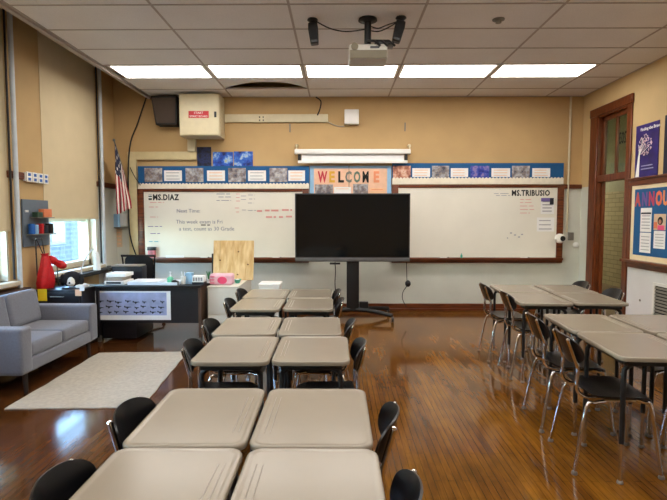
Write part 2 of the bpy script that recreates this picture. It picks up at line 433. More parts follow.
# corridor seen through the door
b = MB(); b.box(6.3, 6.45, 4, 15, 0, 2.15, mi=0); b.box(6.3, 6.45, 4, 15, 2.15, 3.95, mi=1)
struct('wall_corridor', b, [M['tile_wall'], M['corr_paint']])
b = MB(); b.box(XR+0.12, 6.45, 15, 15.15, 0, 3.95); struct('wall_corridor_end', b, M['corr_paint'])
b = MB(); b.box(XR-0.04, XR+0.12, YB+0.2, 15, 0, 3.95); struct('wall_corridor_side', b, M['corr_paint'])
b = MB(); b.box(XR+0.12, 6.45, 4, 15, 3.9, 4.05); struct('ceiling_corridor', b, M['white_wall'])
b = MB(); b.box(XR+0.12, 6.45, 3.9, 4, 0, 3.95); struct('wall_corridor_near', b, M['corr_paint'])

# suspended ceiling: 4 ft x 2 ft tiles, light panels set into it
GX = [-3.02+1.28*k for k in range(6)]; GY = [7.21+0.61*k for k in range(-17, 2)] + [YB]
CE = -3.08
LIGHT_ROWS = [6.60, 3.55, 0.50]
xs = [CE]+GX[1:]+[XR]
b = MB()
ycells = [YF]+[y for y in GY if y > YF+0.05]
for i in range(len(xs)-1):
    for y0, y1 in zip(ycells, ycells[1:]):
        lit = i < 5 and any(abs(y0-l) < 0.03 for l in LIGHT_ROWS)
        sag = i == 1 and abs(y0-7.21) < 0.03
        if not lit and not sag: b.box(xs[i], xs[i+1], y0, y1, H, H+0.02, mi=0)
for x in GX[1:]: b.box(x-0.012, x+0.012, YF, YB, H-0.004, H+0.02, mi=1)
for y in ycells[1:-1]: b.box(CE, XR, y-0.012, y+0.012, H-0.004, H+0.02, mi=1)
b.box(CE-0.05, CE, YF, YB, H-0.03, H+0.10, mi=1); b.box(CE, CE+0.025, YF, YB, H-0.006, H+0.02, mi=1)
b.box(CE, XR, YB-0.02, YB, H-0.006, H+0.02, mi=1); b.box(XR-0.02, XR, YF, YB, H-0.006, H+0.02, mi=1)
b.box(CE-0.02, XR, YF, YB, 4.18, 4.3, mi=2)      # slab over the tiles
b.box(XL, CE-0.02, YF, YB, 4.18, 4.3, mi=2)
b.box(CE-0.02, CE, YF, YB, H+0.1, 4.18, mi=2)
struct('ceiling', b, [M['tile'], M['tbar'], M['dark']])
# one tile warped up at its far edge, leaving a black slit
b = MB(); n = 16; rows = []
for j in range(5):
    t = j/4; y = 7.222+t*0.598
    rows.append([(-1.728+1.256*k/n, y, H+0.004+0.11*t*t*math.sin(math.pi*k/n)**0.8) for k in range(n+1)])
g = [[b.v(p) for p in r] for r in rows]
g2 = [[b.v((p[0], p[1], p[2]+0.012)) for p in r] for r in rows]
for j in range(4):
    for k in range(n):
        b.face([g[j][k], g[j][k+1], g[j+1][k+1], g[j+1][k]]); b.face([g2[j][k], g2[j+1][k], g2[j+1][k+1], g2[j][k+1]])
for k in range(n): b.face([g[4][k], g[4][k+1], g2[4][k+1], g2[4][k]]); b.face([g[0][k], g2[0][k], g2[0][k+1], g[0][k+1]])
for j in range(4): b.face([g[j][0], g[j+1][0], g2[j+1][0], g2[j][0]]); b.face([g[j][n], g2[j][n], g2[j+1][n], g[j+1][n]])
tag(b.build('ceiling_tile', M['tile']), 'warped ceiling tile lifting at its far edge over a black slit', 'ceiling tile')

# light panels
lp = None; ordw = ['leftmost', 'second from left', 'middle', 'fourth from left', 'rightmost']
def light_panel(x0, y0):
    t = thing('ceiling_light', '', 'ceiling light', (x0+0.64, y0+0.305, H), 'recessed ceiling light panels')
    f = MB()
    for bx in ((x0+.014,x0+.045,y0+.014,y0+.596),(x0+1.235,x0+1.266,y0+.014,y0+.596),(x0+.045,x0+1.235,y0+.014,y0+.035),(x0+.045,x0+1.235,y0+.575,y0+.596)):
        f.box(*bx, H-0.006, H+0.05)
    f.box(x0+.014, x0+1.266, y0+.014, y0+.596, H+0.05, H+0.06)
    f.build('frame', M['white'], t)
    l = MB(); l.box(x0+.045, x0+1.235, y0+.035, y0+.575, H-0.002, H+0.006); l.build('diffuser', M['lens'], t)
    return t
for r, y0 in enumerate(LIGHT_ROWS):
    for k in range(5):
        lab = (f'lit ceiling light panel, {ordw[k]} of five near the back wall' if r == 0
               else f'lit ceiling light panel overhead, {ordw[k]} of row {["two","three","four"][r-1]} from the back')
        if lp is None: lp = light_panel(GX[0], y0); lp['label'] = lab; base = lp.location.copy()
        else: dup(lp, (base.x+1.28*k, base.y+(y0-LIGHT_ROWS[0]), base.z), 0, lab)
# lamps added out of view to brighten the corridor wall and transom
cl_m = mat('corridor_fill_lens', (255, 250, 235), emit=(255, 240, 208), es=9)
for y, lab in ((5.6, 'added unseen lamp brightening the corridor outside, nearer one'), (13.2, 'added unseen lamp brightening the far end of the corridor')):
    t = thing('corridor_fill_light', lab, 'ceiling light', (5.3, y, 3.0), 'added corridor lamps')
    f = MB(); f.box(4.9, 5.7, y-0.6, y+0.6, 3.0, 3.05); f.build('diffuser', cl_m, t)
    f = MB(); f.box(4.88, 5.72, y-0.62, y+0.62, 3.05, 3.10); f.build('housing', M['white'], t)
    f = MB(); f.tube([(5.3, y, 3.1), (5.3, y, 3.899)], 0.02, 8); f.build('stem', M['white'], t)

# trims, rails, baseboards
def tr(n, bxs, m, name='trim'):
    b = MB()
    for x in bxs: b.box(*x, r=0.006, seg=1)
    return struct(f'{name}_{n}', b, m)
tr(1, [(3.68, XR, YB-0.03, YB, 2.03, 2.10)], M['trim'])
tr(2, [(XL, XL+0.03, 5.58, 6.36, 2.0, 2.08)], M['trim_y'])
tr(3, [(XL, XL+0.03, 7.66, YB, 2.03, 2.11), (XL, at(136,188,YB)[0], YB-0.03, YB, 2.03, 2.11)], M['trim_y'])
tr('back', [(XL, XR, YB-0.025, YB, 0, 0.12), (XL, XR, YB-0.04, YB, 0, 0.04)], M['trim'], 'baseboard')
tr('right', [(XR-0.02, XR, YF, 6.97, 0, 0.12)], M['trim_y'], 'baseboard')
tr('left', [(XL, XL+0.02, YF, YB, 0, 0.12)], M['dark_wood'], 'baseboard')
# old cream casing on the back wall, left of the whiteboard
xa, za = at(128, 152, YB); za_trim = za; xb, _ = at(137, 152, YB); xc, zc = at(197, 160, YB)
b = MB(); b.box(xa, xb, YB-0.05, YB, 0.12, za, r=0.008); b.box(xb, xc, YB-0.05, YB, zc, za, r=0.008)
struct('trim_4', b, M['cream_trim'])

# windows: frame, glass, roller shade, sill
wn = ['by the sofa', 'behind the desk', 'left of the near tables', 'nearest the rear']
shade_bot = [1.42, 1.555, 1.42, 1.42]
for k, (y0, y1) in enumerate(WIN):
    b = MB(); x0, x1 = XL-0.22, XL-0.10
    b.box(x0, x1, y0, y0+0.09, SILL, HEAD); b.box(x0, x1, y1-0.09, y1, SILL, HEAD)
    b.box(x0, x1, y0, y1, SILL, SILL+0.08); b.box(x0, x1, y0, y1, HEAD-0.08, HEAD); b.box(x0, x1-0.03, y0+0.09, y1-0.09, 1.50-0.0, 1.56)
    b.box(x1, XL-0.005, y0, y0+0.035, SILL, HEAD); b.box(x1, XL-0.005, y1-0.035, y1, SILL, HEAD)
    w = struct(f'window_{k+1}', b, M['frame_w'])
    g = MB(); g.box(x0+0.03, x0+0.036, y0+0.09, y1-0.09, SILL+0.08, HEAD-0.08); g.build('pane', M['glass'], w)
    s_ = MB(); s_.box(XL-0.10, XL+0.10, y0-0.04, y1+0.04, SILL-0.05, SILL, r=0.008); s_.build('sill', M['frame_w'], w)
    zb = shade_bot[k]
    t = thing('roller_shade', f'beige roller shade pulled half down over the window {wn[k]}', 'window shade', (XL+0.04, (y0+y1)/2, zb), 'beige roller shades')
    a0, a1 = (y0-0.02, y1-0.0) if k != 1 else (6.27, 7.69)
    if k == 0: a1 = 5.60
    s_ = MB(); s_.box(XL+0.003, XL+0.007, a0, a1, zb, HEAD+0.12); s_.build('fabric', M['shade'], t)
    s_ = MB(); s_.box(XL+0.001, XL+0.011, a0, a1, zb-0.02, zb+0.012, r=0.004); s_.build('bottom_bar', M['shade'], t)
    s_ = MB(); s_.lathe([(0.03, a0-0.01), (0.03, a1+0.01)], (XL+0.034, 0, HEAD+0.14), 'Y', 14); s_.build('roller', M['frame_w'], t)
tr(5, [(XL, XL+0.16, YF+0.4, 5.70, 0.70, 0.755)], M['dark_wood'])
tr(6, [(XL, XL+0.20, 6.28, 8.0, 0.73, 0.785)], M['black_matte'])
# vertical pipes on the left wall
for yy, lab in ((5.66, 'pale vertical pipe on the window wall between the sofa window and the tool panel'), (7.74, 'pale vertical pipe on the window wall right of the desk window')):
    b = MB(); b.tube([(XL+0.06, yy, 0.02), (XL+0.06, yy, 4.17)], 0.027, 14)
    tag(b.build('steam_pipe', M['pipe']), lab, 'pipe', 'vertical heating pipes')
    b = MB(); b.tube([(XL+0.045, yy-0.075, 0.86), (XL+0.045, yy-0.075, 4.17)], 0.012, 8)
    tag(b.build('conduit', M['black_matte']), lab.replace('pale vertical pipe', 'thin dark conduit').replace('on the window wall', 'beside the pale pipe')[:95], 'conduit')

# building across the street
t = thing('building', 'pale brick building outside the windows', 'building', (-9.5, 6.5, -4))
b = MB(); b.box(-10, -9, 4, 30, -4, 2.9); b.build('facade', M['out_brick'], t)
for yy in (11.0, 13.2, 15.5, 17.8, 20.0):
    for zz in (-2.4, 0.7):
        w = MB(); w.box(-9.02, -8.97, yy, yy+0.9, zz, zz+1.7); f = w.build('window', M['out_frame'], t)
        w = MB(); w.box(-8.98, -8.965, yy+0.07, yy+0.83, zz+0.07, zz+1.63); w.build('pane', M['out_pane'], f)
b = MB(); b.box(-40, XL-0.3, -20, 40, -4.2, -4.0); struct('ground_street', b, mat('street_ground', (110, 112, 116), 0.9))

# door in the right wall
b = MB(); x0 = XR-0.025
b.box(x0, XR, 6.93, DY0+0.012, 0, DTOP+0.11, r=0.006, seg=1); b.box(x0, XR, DY1-0.015, 8.05, 0, DTOP+0.11, r=0.006, seg=1)
b.box(x0-0.008, XR, 6.92, 8.06, DTOP-0.01, DTOP+0.12, r=0.006, seg=1)
b.box(XR-0.005, XR+0.125, DY1-0.035, DY1, 0, DTOP); b.box(XR-0.005, XR+0.125, DY0, DY0+0.035, 0, DTOP); b.box(XR-0.005, XR+0.125, DY0, DY1, DTOP-0.035, DTOP)
b.box(XR+0.06, XR+0.11, DY1-0.065, DY1-0.03, 0, DTOP)
b.box(XR-0.005, XR+0.125, DY0+0.03, DY1-0.03, 2.10, 2.20, r=0.006, seg=1)
door = struct('door_1', b, M['trim_z'])
b = MB()
for y in (DY0+0.12, DY0+0.40): b.box(XR+0.05, XR+0.09, y-0.018, y+0.018, 2.2, DTOP-0.03)
b.box(XR+0.05, XR+0.09, DY0+0.03, DY1-0.03, DTOP-0.10, DTOP-0.03); b.box(XR+0.05, XR+0.09, DY1-0.09, DY1-0.03, 2.2, DTOP-0.03)
b.build('transom_sash', M['trim_z'], door)
b = MB(); b.box(XR+0.067, XR+0.072, DY0+0.06, DY1-0.06, 2.2, DTOP-0.06); b.build('transom_pane', M['glass_g'], door)
text('room_number', '203', (XR+0.064, DY0+0.15, 2.62), 0.235, M['ink_black'], door, 'right', mirror=True, weight=0.004, ext=0.001, sx=0.58)
# ------------------------------------------------------------------ back wall: boards
def board(name, x0, x1, z0, z1, label, cl):
    t = thing(name, label, 'whiteboard', ((x0+x1)/2, YB, z0))
    fw = 0.105
    f = MB()
    f.box(x0, x0+fw, YB-0.05, YB-0.004, z0, z1, r=0.008); f.box(x1-fw, x1, YB-0.05, YB-0.004, z0, z1, r=0.008)
    f.box(x0+fw, x1-fw, YB-0.05, YB-0.004, z1-0.05, z1, r=0.008); f.box(x0+fw, x1-fw, YB-0.05, YB-0.004, z0, z0+0.09, r=0.008)
    f.build('frame', M['trim'], t)
    s_ = MB(); s_.box(x0+fw-0.01, x1-fw+0.01, YB-0.035, YB-0.006, z0+0.085, z1-0.045); s_.build('writing_surface', M['board'], t)
    s_ = MB(); s_.box(x0+0.02, x1-0.02, YB-0.12, YB-0.05, z0+0.055, z0+0.075, r=0.005); s_.box(x0+0.02, x1-0.02, YB-0.125, YB-0.112, z0+0.05, z0+0.09, r=0.004)
    s_.build('marker_tray', M['trim'], t)
    return t
SURF = YB-0.036
zb0, zb1 = at(300, 262.5, YB)[1], at(300, 188.9, YB)[1]
wbl = board('whiteboard', at(139, 225, YB)[0], at(309, 225, YB)[0], zb0, zb1, 'left whiteboard in brown frame with handwriting and black teacher name letters', None)
wbr = board('whiteboard', at(391.5, 225, YB)[0], at(562, 225, YB)[0], zb0, at(500,184.8,YB)[1], 'right whiteboard in brown frame, mostly bare, name letters at its top right', None)

def wtext(parent, body, u, v, size, m, **k):
    x, z = at(u, v, SURF); return text('lettering' if k.pop('letters', False) else 'marker_writing', body, (x, SURF-0.0005, z), size, m, parent, 'back', **k)
def strokes(parent, segs, m, name='marker_writing', w=0.010):
    b = MB()
    for u0, u1, v in segs:
        x0, z = at(u0, v, SURF); x1, _ = at(u1, v, SURF); x = x0
        while x < x1:
            l = random.uniform(0.05, 0.14); b.box(x, min(x+l, x1), SURF-0.003, SURF, z-w/2, z+w/2); x += l+0.025
    return b.build(name, m, parent)
wtext(wbl, 'MS.DIAZ', 152.8, 200.0, 0.132, M['ink_black'], weight=0.0045, letters=True, sx=0.80, space=1.1)
b = MB(); x, z = at(148.6, 200, SURF)
b.box(x, x+0.055, SURF-0.003, SURF, z, z+0.09, mi=0); b.box(x, x+0.055, SURF-0.004, SURF-0.002, z+0.03, z+0.05, mi=1); b.box(x, x+0.055, SURF-0.004, SURF-0.002, z+0.07, z+0.085, mi=1)
b.build('letter_ornament', [M['green'], M['white_paper']], wbl)
wtext(wbl, 'Next Time:', 176.5, 212.5, 0.085, M['ink_grey'])
wtext(wbl, 'This week exam is Fri', 176, 223.5, 0.088, M['ink_grey'])
wtext(wbl, 'a test, count as 30 Grade', 179, 230.5, 0.09, M['ink_grey'])
strokes(wbl, [(201, 210, 225)], M['ink_black'], 'underline', 0.016)
strokes(wbl, [(150, 164, 202.5)], M['ink_red'])
strokes(wbl, [(149, 158, 207), (150, 158, 217)], M['ink_red'])
strokes(wbl, [(148, 162, 226.5), (150.5, 160, 233.5)], M['ink_purple'])
strokes(wbl, [(149, 160, 241.5)], M['ink_teal'])
strokes(wbl, [(216.5, 230, 194), (218.5, 231, 197), (216.5, 231, 200.5)], M['ink_grey'])
strokes(wbl, [(236, 240, 194), (236, 240, 197.5), (236, 240, 201), (235, 239, 208), (236, 239, 212)], M['ink_red'])
strokes(wbl, [(241, 246, 196), (241, 246, 199.5), (248, 255, 195), (249, 255, 199), (248, 254, 203), (242, 246, 210), (248, 256, 210.5)], M['ink_line'])
strokes(wbl, [(257, 262, 211), (265, 279, 210.5), (282, 292, 210)], M['ink_red'], w=0.03)
strokes(wbl, [(266, 276, 217), (279, 283, 217), (286, 292, 216.5)], M['ink_red'], w=0.03)
xr_, zr_ = at(513, 193.2, SURF)
wtext(wbr, 'MS.TRIBUSIO', 511.5, 195.6, 0.128, M['ink_black'], weight=0.0045, letters=True, sx=0.79, space=1.1)
strokes(wbr, [(494, 509, 193.5), (496, 510, 195.5)], M['ink_line'])
strokes(wbr, [(520, 532, 199.5), (520, 531.5, 202.5), (520, 533.5, 206), (520, 534.5, 209.5), (520, 530, 213)], M['ink_red'])
strokes(wbr, [(510, 512, 233), (514, 516, 235), (518, 520, 237), (521, 523, 234.5), (507, 508, 238)], M['ink_line'], w=0.02)

def wall_sheet(name, u0, u1, v0, v1, y, mats, label, cat, group=None, lines=0, th=0.003, parent=None, inner=None):
    x0, z1 = at(u0, v0, y); x1, z0 = at(u1, v1, y)
    b = MB(); b.box(x0, x1, y-th, y, z0, z1, mi=0)
    if lines:
        n = lines; hh = (z1-z0)
        for i in range(n):
            zc_ = z1-hh*(0.22+0.6*i/max(1, n-1)); e = 0.12+0.1*random.random()
            b.box(x0+(x1-x0)*0.12, x1-(x1-x0)*e, y-th-0.001, y-th, zc_-hh*0.035, zc_+hh*0.035, mi=1)
    o = b.build(name, mats)
    return tag(o, label, cat, group)
# papers on the right whiteboard
wall_sheet('wall_calendar', 541, 554, 198, 214, SURF-0.001, [M['white_paper'], M['ink_line']], 'white calendar sheet with purple heading on the right whiteboard under the name', 'paper', lines=4)
x0, z1 = at(541, 198, SURF); x1, z0 = at(553.5, 201.5, SURF)
b = MB(); b.box(x0, x1, SURF-0.008, SURF-0.004, z0, z1, mi=0); b.box(x0+(x1-x0)*0.7, x1, SURF-0.009, SURF-0.004, z0-0.05, z1, mi=1)
tag(b.build('paper_strip', [M['ink_purple'], M['navy']]), 'purple and dark paper strip along the top of the calendar sheet', 'paper')
wall_sheet('wall_paper', 537, 554, 217.5, 231.5, SURF-0.001, [M['white_paper'], M['ink_line'], M['orange']], 'white sheet with small coloured picture low on the right whiteboard', 'paper', lines=3)

# the two blue border strips with photos and caption cards
def strip(u0, u1, v0, v1, vs, label):
    x0, z1 = at(u0, v0, YB); x1, z0 = at(u1, v1, YB); zs = at(u0, vs, YB)[1]
    t = thing('border_strip', label, 'bulletin border', ((x0+x1)/2, YB, zs))
    b = MB(); b.box(x0, x1, YB-0.055, YB-0.003, zs, z1); b.build('blue_paper', M['blue_strip'], t)
    b = MB(); poly = [(x0, zs-0.005)]; n = int((x1-x0)/0.055); d = (x1-x0)/n
    top = z0
    pts = []
    for i in range(n):
        for k in range(4):
            a = math.pi*k/4; pts.append((x0+d*(i+k/4), top+0.022*math.sin(a)))
    pts.append((x1, top))
    lo = [(p[0], zs-0.005) for p in pts]
    fa = [b.v((p[0], YB-0.060, p[1])) for p in pts]; fb = [b.v((p[0], YB-0.060, p[1])) for p in lo]
    ba = [b.v((p[0], YB-0.0555, p[1])) for p in pts]; bb = [b.v((p[0], YB-0.0555, p[1])) for p in lo]
    for i in range(len(pts)-1):
        b.face([fa[i], fb[i], fb[i+1], fa[i+1]]); b.face([ba[i], ba[i+1], bb[i+1], bb[i]]); b.face([fa[i], fa[i+1], ba[i+1], ba[i]]); b.face([fb[i], bb[i], bb[i+1], fb[i+1]])
    b.build('scalloped_edge', M['scallop'], t, smooth=False)
strip(139, 309.3, 166.5, 184.5, 188.6, 'long blue border strip with white scalloped edge above the left whiteboard')
strip(392, 562, 163.5, 178.8, 184.2, 'long blue border strip with white scalloped edge above the right whiteboard')
nth = ['first', 'second', 'third', 'fourth']
YS = YB-0.0565
for side, ph, cd, pz, cz in (('left', [(144.4,162.4),(185.5,203.5),(228.2,246),(269.5,287.5)], [(164,182),(207,225),(248,266),(288.3,305)], (168,182), (170.5,181)),
                     ('right', [(393,410.6),(432,449),(470.5,489),(512,529.5)], [(412.3,430),(450.8,468),(491.5,510),(532.3,550)], (165.8,178.6), (168.2,177))):
    for i in range(4):
        m = M['photo']
        if side == 'right' and i == 2: m = M['photo_blue']
        if side == 'right' and i == 0: m = M['photo_warm']
        wall_sheet('photo_print', *ph[i], *pz, YS, [m], f'square photo print, {nth[i]} photo from the left on the {side} blue border strip', 'photo', f'photos on the {side} blue border')
        wall_sheet('caption_card', *cd[i], *cz, YS, [M['white_paper'], M['peach_line'] if (i % 2 or side == 'right') else M['ink_line']], f'white caption card, {nth[i]} card from the left on the {side} blue border strip', 'card', f'caption cards on the {side} blue border', lines=3)

# WELCOME board
x0, z1 = at(309.8, 166, YB); x1, z0 = at(391, 196, YB)
t = thing('welcome_board', 'peach and pale blue board with WELCOME in cut-out letters above the television', 'bulletin board', ((x0+x1)/2, YB, z0))
b = MB(); b.box(x0, x1, YB-0.03, YB-0.003, z0, z1); b.build('backing', M['light_blue'], t)
b = MB(); b.box(x0+0.07, x1-0.07, YB-0.034, YB-0.03, z0, z1-0.045); b.build('peach_paper', M['peach'], t)
b = MB(); b.box((x0+x1)/2-0.03, (x0+x1)/2-0.02, YB-0.036, YB-0.034, z0, z1); b.build('seam', M['grey_metal'], t)
lc = [('W',(200,60,74)),('E',(222,170,60)),('L',(20,20,20)),('C',(120,122,112)),('O',(104,128,112)),('M',(16,16,16)),('E',(236,150,110))]
for (ch, col), u, w_ in zip(lc, (318.2, 328.8, 337.8, 345.2, 353.6, 362.2, 373.2), (0.56, 0.80, 0.80, 0.62, 0.56, 0.58, 0.80)):
    x, z = at(u, 182, YB-0.036)
    text('letter', ch, (x, YB-0.038, z), 0.245, mat('letter_'+ch.lower()+'_card', col, 0.7), t, weight=0.009, sx=w_, label=f'letter {ch} of WELCOME')
YW = YB-0.0345
wall_sheet('photo_print', 315, 333, 184.5, 195.5, YW, [M['photo']], 'grey photo print under the W on the WELCOME board', 'photo', 'pictures on the welcome board')
wall_sheet('caption_card', 334, 351, 187, 195.5, YW, [M['white_paper'], M['peach_line']], 'pale card beside the grey photo on the WELCOME board', 'card', 'cards on the welcome board', lines=2)
wall_sheet('photo_print', 353, 368, 184, 195.5, YW, [M['photo']], 'busy dark photo print under the O on the WELCOME board', 'photo', 'pictures on the welcome board')
wall_sheet('caption_card', 369.5, 385, 188, 195.5, YW, [M['peach_line'], M['orange']], 'peach card under the orange E on the WELCOME board', 'card', 'cards on the welcome board', lines=2)

# three small pictures leaning on the strip
for u0, u1, v0, m, lab in ((197, 211.5, 147, M['pic_dark'], 'dark navy picture standing above the left border strip'), (212.8, 233.2, 152, M['pic_blue'], 'blue and yellow picture, left of the pair above the left border strip'), (233.8, 253, 151.5, M['pic_blue'], 'blue and yellow picture, right of the pair above the left border strip')):
    wall_sheet('picture_print', u0, u1, v0, 166.6, YB-0.006, [m], lab, 'picture', 'small pictures above the left border', th=0.004)

# projection screen
x0, z1 = at(294.5, 149.3, YB-0.12); x1, z0 = at(410.5, 154.2, YB-0.12)
t = thing('projection_screen', 'white rolled-up projection screen on wall brackets above the WELCOME board', 'projector screen', ((x0+x1)/2, YB-0.1, z0))
b = MB(); b.box(x0, x1, YB-0.16, YB-0.06, z0, z1, r=0.02, seg=3); b.build('case', M['white'], t)
xa, zl = at(298, 163.3, YB-0.11); xb, _ = at(407.5, 163, YB-0.11)
b = MB(); b.box(xa+0.06, xb-0.06, YB-0.113, YB-0.110, zl+0.04, z0+0.01); b.build('fabric', M['white_paper'], t)
b = MB(); b.box(xa, xb, YB-0.125, YB-0.098, zl, zl+0.045, r=0.008); b.build('bottom_bar', M['white'], t)
for xx in (xa, xb-0.05):
    b = MB(); b.box(xx, xx+0.05, YB-0.122, YB-0.10, zl+0.045, z0+0.005); b.build('end_flap', M['black'], t)
for u in (297, 409):
    x, z = at(u, 146, YB)
    b = MB(); b.tube([(x, YB-0.001, z), (x, YB-0.07, z), (x, YB-0.10, z1+0.0)], 0.012, 8); b.ball((x, YB-0.03, z), 0.03, 10); b.build('wall_bracket', M['cream'], t)

# wall raceway, junction box, cables
x0, z1 = at(225, 114.8, YB); x1, z0 = at(328, 122.6, YB)
t = thing('cable_raceway', 'long cream cable raceway with outlet on the upper back wall', 'raceway', ((x0+x1)/2, YB, z0))
b = MB(); b.box(x0, x1, YB-0.05, YB, z0, z1, r=0.01); b.build('channel', M['cream'], t)
x, z = at(261.5, 118.8, YB-0.05); b = MB(); b.cbox((x, YB-0.054, z), (0.13, 0.01, 0.115), 0.004)
b.build('outlet_plate', M['cream'], t)
b = MB()
for dx in (-0.03, 0.03):
    for dz in (-0.025, 0.025): b.cbox((x+dx, YB-0.06, z+dz), (0.02, 0.004, 0.022))
b.build('socket', M['black'], t)
x, z = at(351.5, 118, YB); b = MB(); b.cbox((x, YB-0.06, z), (0.235, 0.12, 0.235), 0.012)
tag(b.build('wall_box', M['white']), 'square white box on the upper back wall right of the raceway', 'wall box')
b = MB(); p = [at(316, 98, YB), at(321, 102, YB), at(320, 110, YB), at(317.5, 116, YB)]
b.tube([(q[0], YB-0.06, q[1]) for q in p], 0.010, 8, 4); tag(b.build('ceiling_cable', M['black_matte']), 'dark cable looping from ceiling down into the cream raceway', 'cable')
b = MB(); p = [at(328, 122, YB), at(334, 125, YB), at(340, 126.5, YB), at(345, 126, YB)]
b.tube([(q[0], YB-0.012, q[1]) for q in p], 0.009, 8, 4); tag(b.build('wall_cable', M['cable_w']), 'pale cable running from raceway to the square white box', 'cable')
for u, v in ((290, 128), (405, 127)):
    x, z = at(u, v, YB); b = MB(); b.cbox((x, YB-0.008, z), (0.02, 0.014, 0.14), 0.004)
    tag(b.build('wall_hook', M['grey_metal']), f'small metal hook on the tan back wall {"left" if u < 300 else "right"} of the square white box', 'hook')

# electric cabinet
yc = 7.94
x0, z1 = at(178.4, 93.2, yc); x1, z0 = at(219.3, 135.6, yc)
t = thing('electric_cabinet', 'cream metal cabinet with red sign high on the back wall', 'cabinet', ((x0+x1)/2, 8.13, z0))
b = MB(); b.box(x0, x1, yc+0.02, YB-0.001, z0, min(z1, H-0.008), r=0.008); b.build('body', M['cream'], t)
b = MB(); b.box(x0+0.012, x1-0.012, yc, yc+0.02, z0+0.012, min(z1, H-0.012)-0.012, r=0.006); b.build('door', M['cream'], t)
xs0, zs1 = at(188.5, 111, yc); xs1, zs0 = at(208.8, 118, yc)
b = MB(); b.box(xs0, xs1, yc-0.004, yc, zs0, zs1); sg = b.build('sign', M['sign_red'], t)
text('sign_lettering', 'START', ((xs0+xs1)/2, yc-0.005, zs0+0.062), 0.050, M['white_paper'], sg, align='CENTER', ext=0.0005)
text('sign_lettering', 'SMART BOARD', ((xs0+xs1)/2, yc-0.005, zs0+0.012), 0.042, M['white_paper'], sg, align='CENTER', ext=0.0005)
xh, zh = at(215.4, 114.5, yc); b = MB(); b.cbox((xh, yc-0.008, zh), (0.035, 0.016, 0.09), 0.006); b.build('latch', M['black'], t)
b = MB()
for i in range(9): b.box(x1, x1+0.004, yc+0.06, YB-0.06, z0+0.06+0.06*i, z0+0.085+0.06*i)
b.build('vent_slats', M['cream'], t)
xa, _ = at(189, 145, YB); xb, zz = at(198, 150, YB)
b = MB(); b.box(xa, xb-0.02, YB-0.10, YB-0.001, za_trim+0.001, z0-0.001, r=0.008)
tag(b.build('conduit_box', M['cream']), 'short cream upright channel under the metal cabinet', 'conduit')
# dark wall speaker
x0, z1 = at(151.5, 96.5, 8.1); x1, z0 = at(178, 124.5, 8.1)
t = thing('wall_speaker', 'dark brown wall speaker left of the cream metal cabinet', 'speaker', ((x0+x1)/2, 8.2, z0))
b = MB(); b.loft([[(x0, 8.06, z1), (x1, 8.06, z1), (x1-0.02, 8.12, z0), (x0+0.05, 8.12, z0)], [(x0, YB-0.001, z1), (x1, YB-0.001, z1), (x1-0.02, YB-0.001, z0), (x0+0.05, YB-0.001, z0)]]); b.build('case', M['black_matte'], t, bevel=0.008)
b = MB(); b.loft([[(x0+0.02, 8.052, z1-0.03), (x1-0.02, 8.052, z1-0.03), (x1-0.05, 8.110, z0+0.03), (x0+0.07, 8.110, z0+0.03)], [(x0+0.02, 8.07, z1-0.03), (x1-0.02, 8.07, z1-0.03), (x1-0.05, 8.13, z0+0.03), (x0+0.07, 8.13, z0+0.03)]]); b.build('grille', M['speaker'], t)
# hanging black cable, far left
p = [at(146, 95, 8.2), at(137, 122, 8.2), at(128.5, 148, 8.2), at(127.3, 200, 8.2), at(129, 235, 8.2), at(136, 258, 8.2)]
b = MB(); b.tube([(q[0], 8.24, q[1]) for q in p], 0.012, 8, 5); tag(b.build('power_cable', M['black_matte']), 'long black cable hanging from ceiling corner beside the flag', 'cable')
p = [at(128.5, 167, 8.2), at(133, 176, 8.2), at(139, 185, 8.2)]
b = MB(); b.tube([(q[0], 8.26, q[1]) for q in p], 0.007, 6, 3); tag(b.build('thin_cable', M['black_matte']), 'thin dark cord from the hanging cable to the left border strip', 'cable')

# flag in the corner
tip = Vector((at(114.5, 142, 7.72)[0], 7.72, at(114.5, 142, 7.72)[1])); bs = Vector((at(129, 186, YB)[0], YB-0.04, at(129, 186, YB)[1]))
t = thing('flag', 'American flag hanging from a slanted pole in the left back corner', 'flag', tuple(bs))
b = MB(); b.tube([bs, tip+(tip-bs)*0.03], 0.010, 10); b.ball(tip+(tip-bs)*0.04, 0.022, 10); b.build('pole', M['grey_metal'], t)
b = MB(); b.cbox((bs.x, YB-0.02, bs.z), (0.05, 0.04, 0.10), 0.006); b.build('bracket', M['trim'], t)
b = MB(); ns, nt_ = 39, 48; V_ = {}
bot = at(114.5, 214.5, 7.85)
for i in range(ns+1):
    for j in range(nt_+1):
        s_, q = i/ns, j/nt_
        p = tip.lerp(bs, 0.02+0.80*s_)
        zend = bot[1]+0.10*s_
        z = p.z-(p.z-zend)*(q**0.95)
        gx = tip.x+0.005+s_*0.15
        gy = 7.74+0.16*s_
        k = q*q*(3-2*q)
        x = p.x*(1-k)+gx*k; y = p.y*(1-k)+gy*k
        fold = math.sin(s_*math.pi*5.2+q*0.6)
        V_[i, j] = b.v((x+0.012*fold*q, y-0.045*fold*min(1, q*2.5), z))
for i in range(ns):
    for j in range(nt_):
        if i < 21 and j < 19:
            mi = 1 if (i % 4 in (1, 2) and j % 4 in (1, 2) and (i//4+j//4) % 2 == 0) else 2
        else: mi = 0 if (i//3) % 2 == 0 else 1
        b.face([V_[i,j], V_[i+1,j], V_[i+1,j+1], V_[i,j+1]], mi)
fl = b.build('cloth', [M['flag_red'], M['flag_white'], M['flag_blue']], t, ang=80)
so = fl.modifiers.new('thick', 'SOLIDIFY'); so.thickness = 0.004
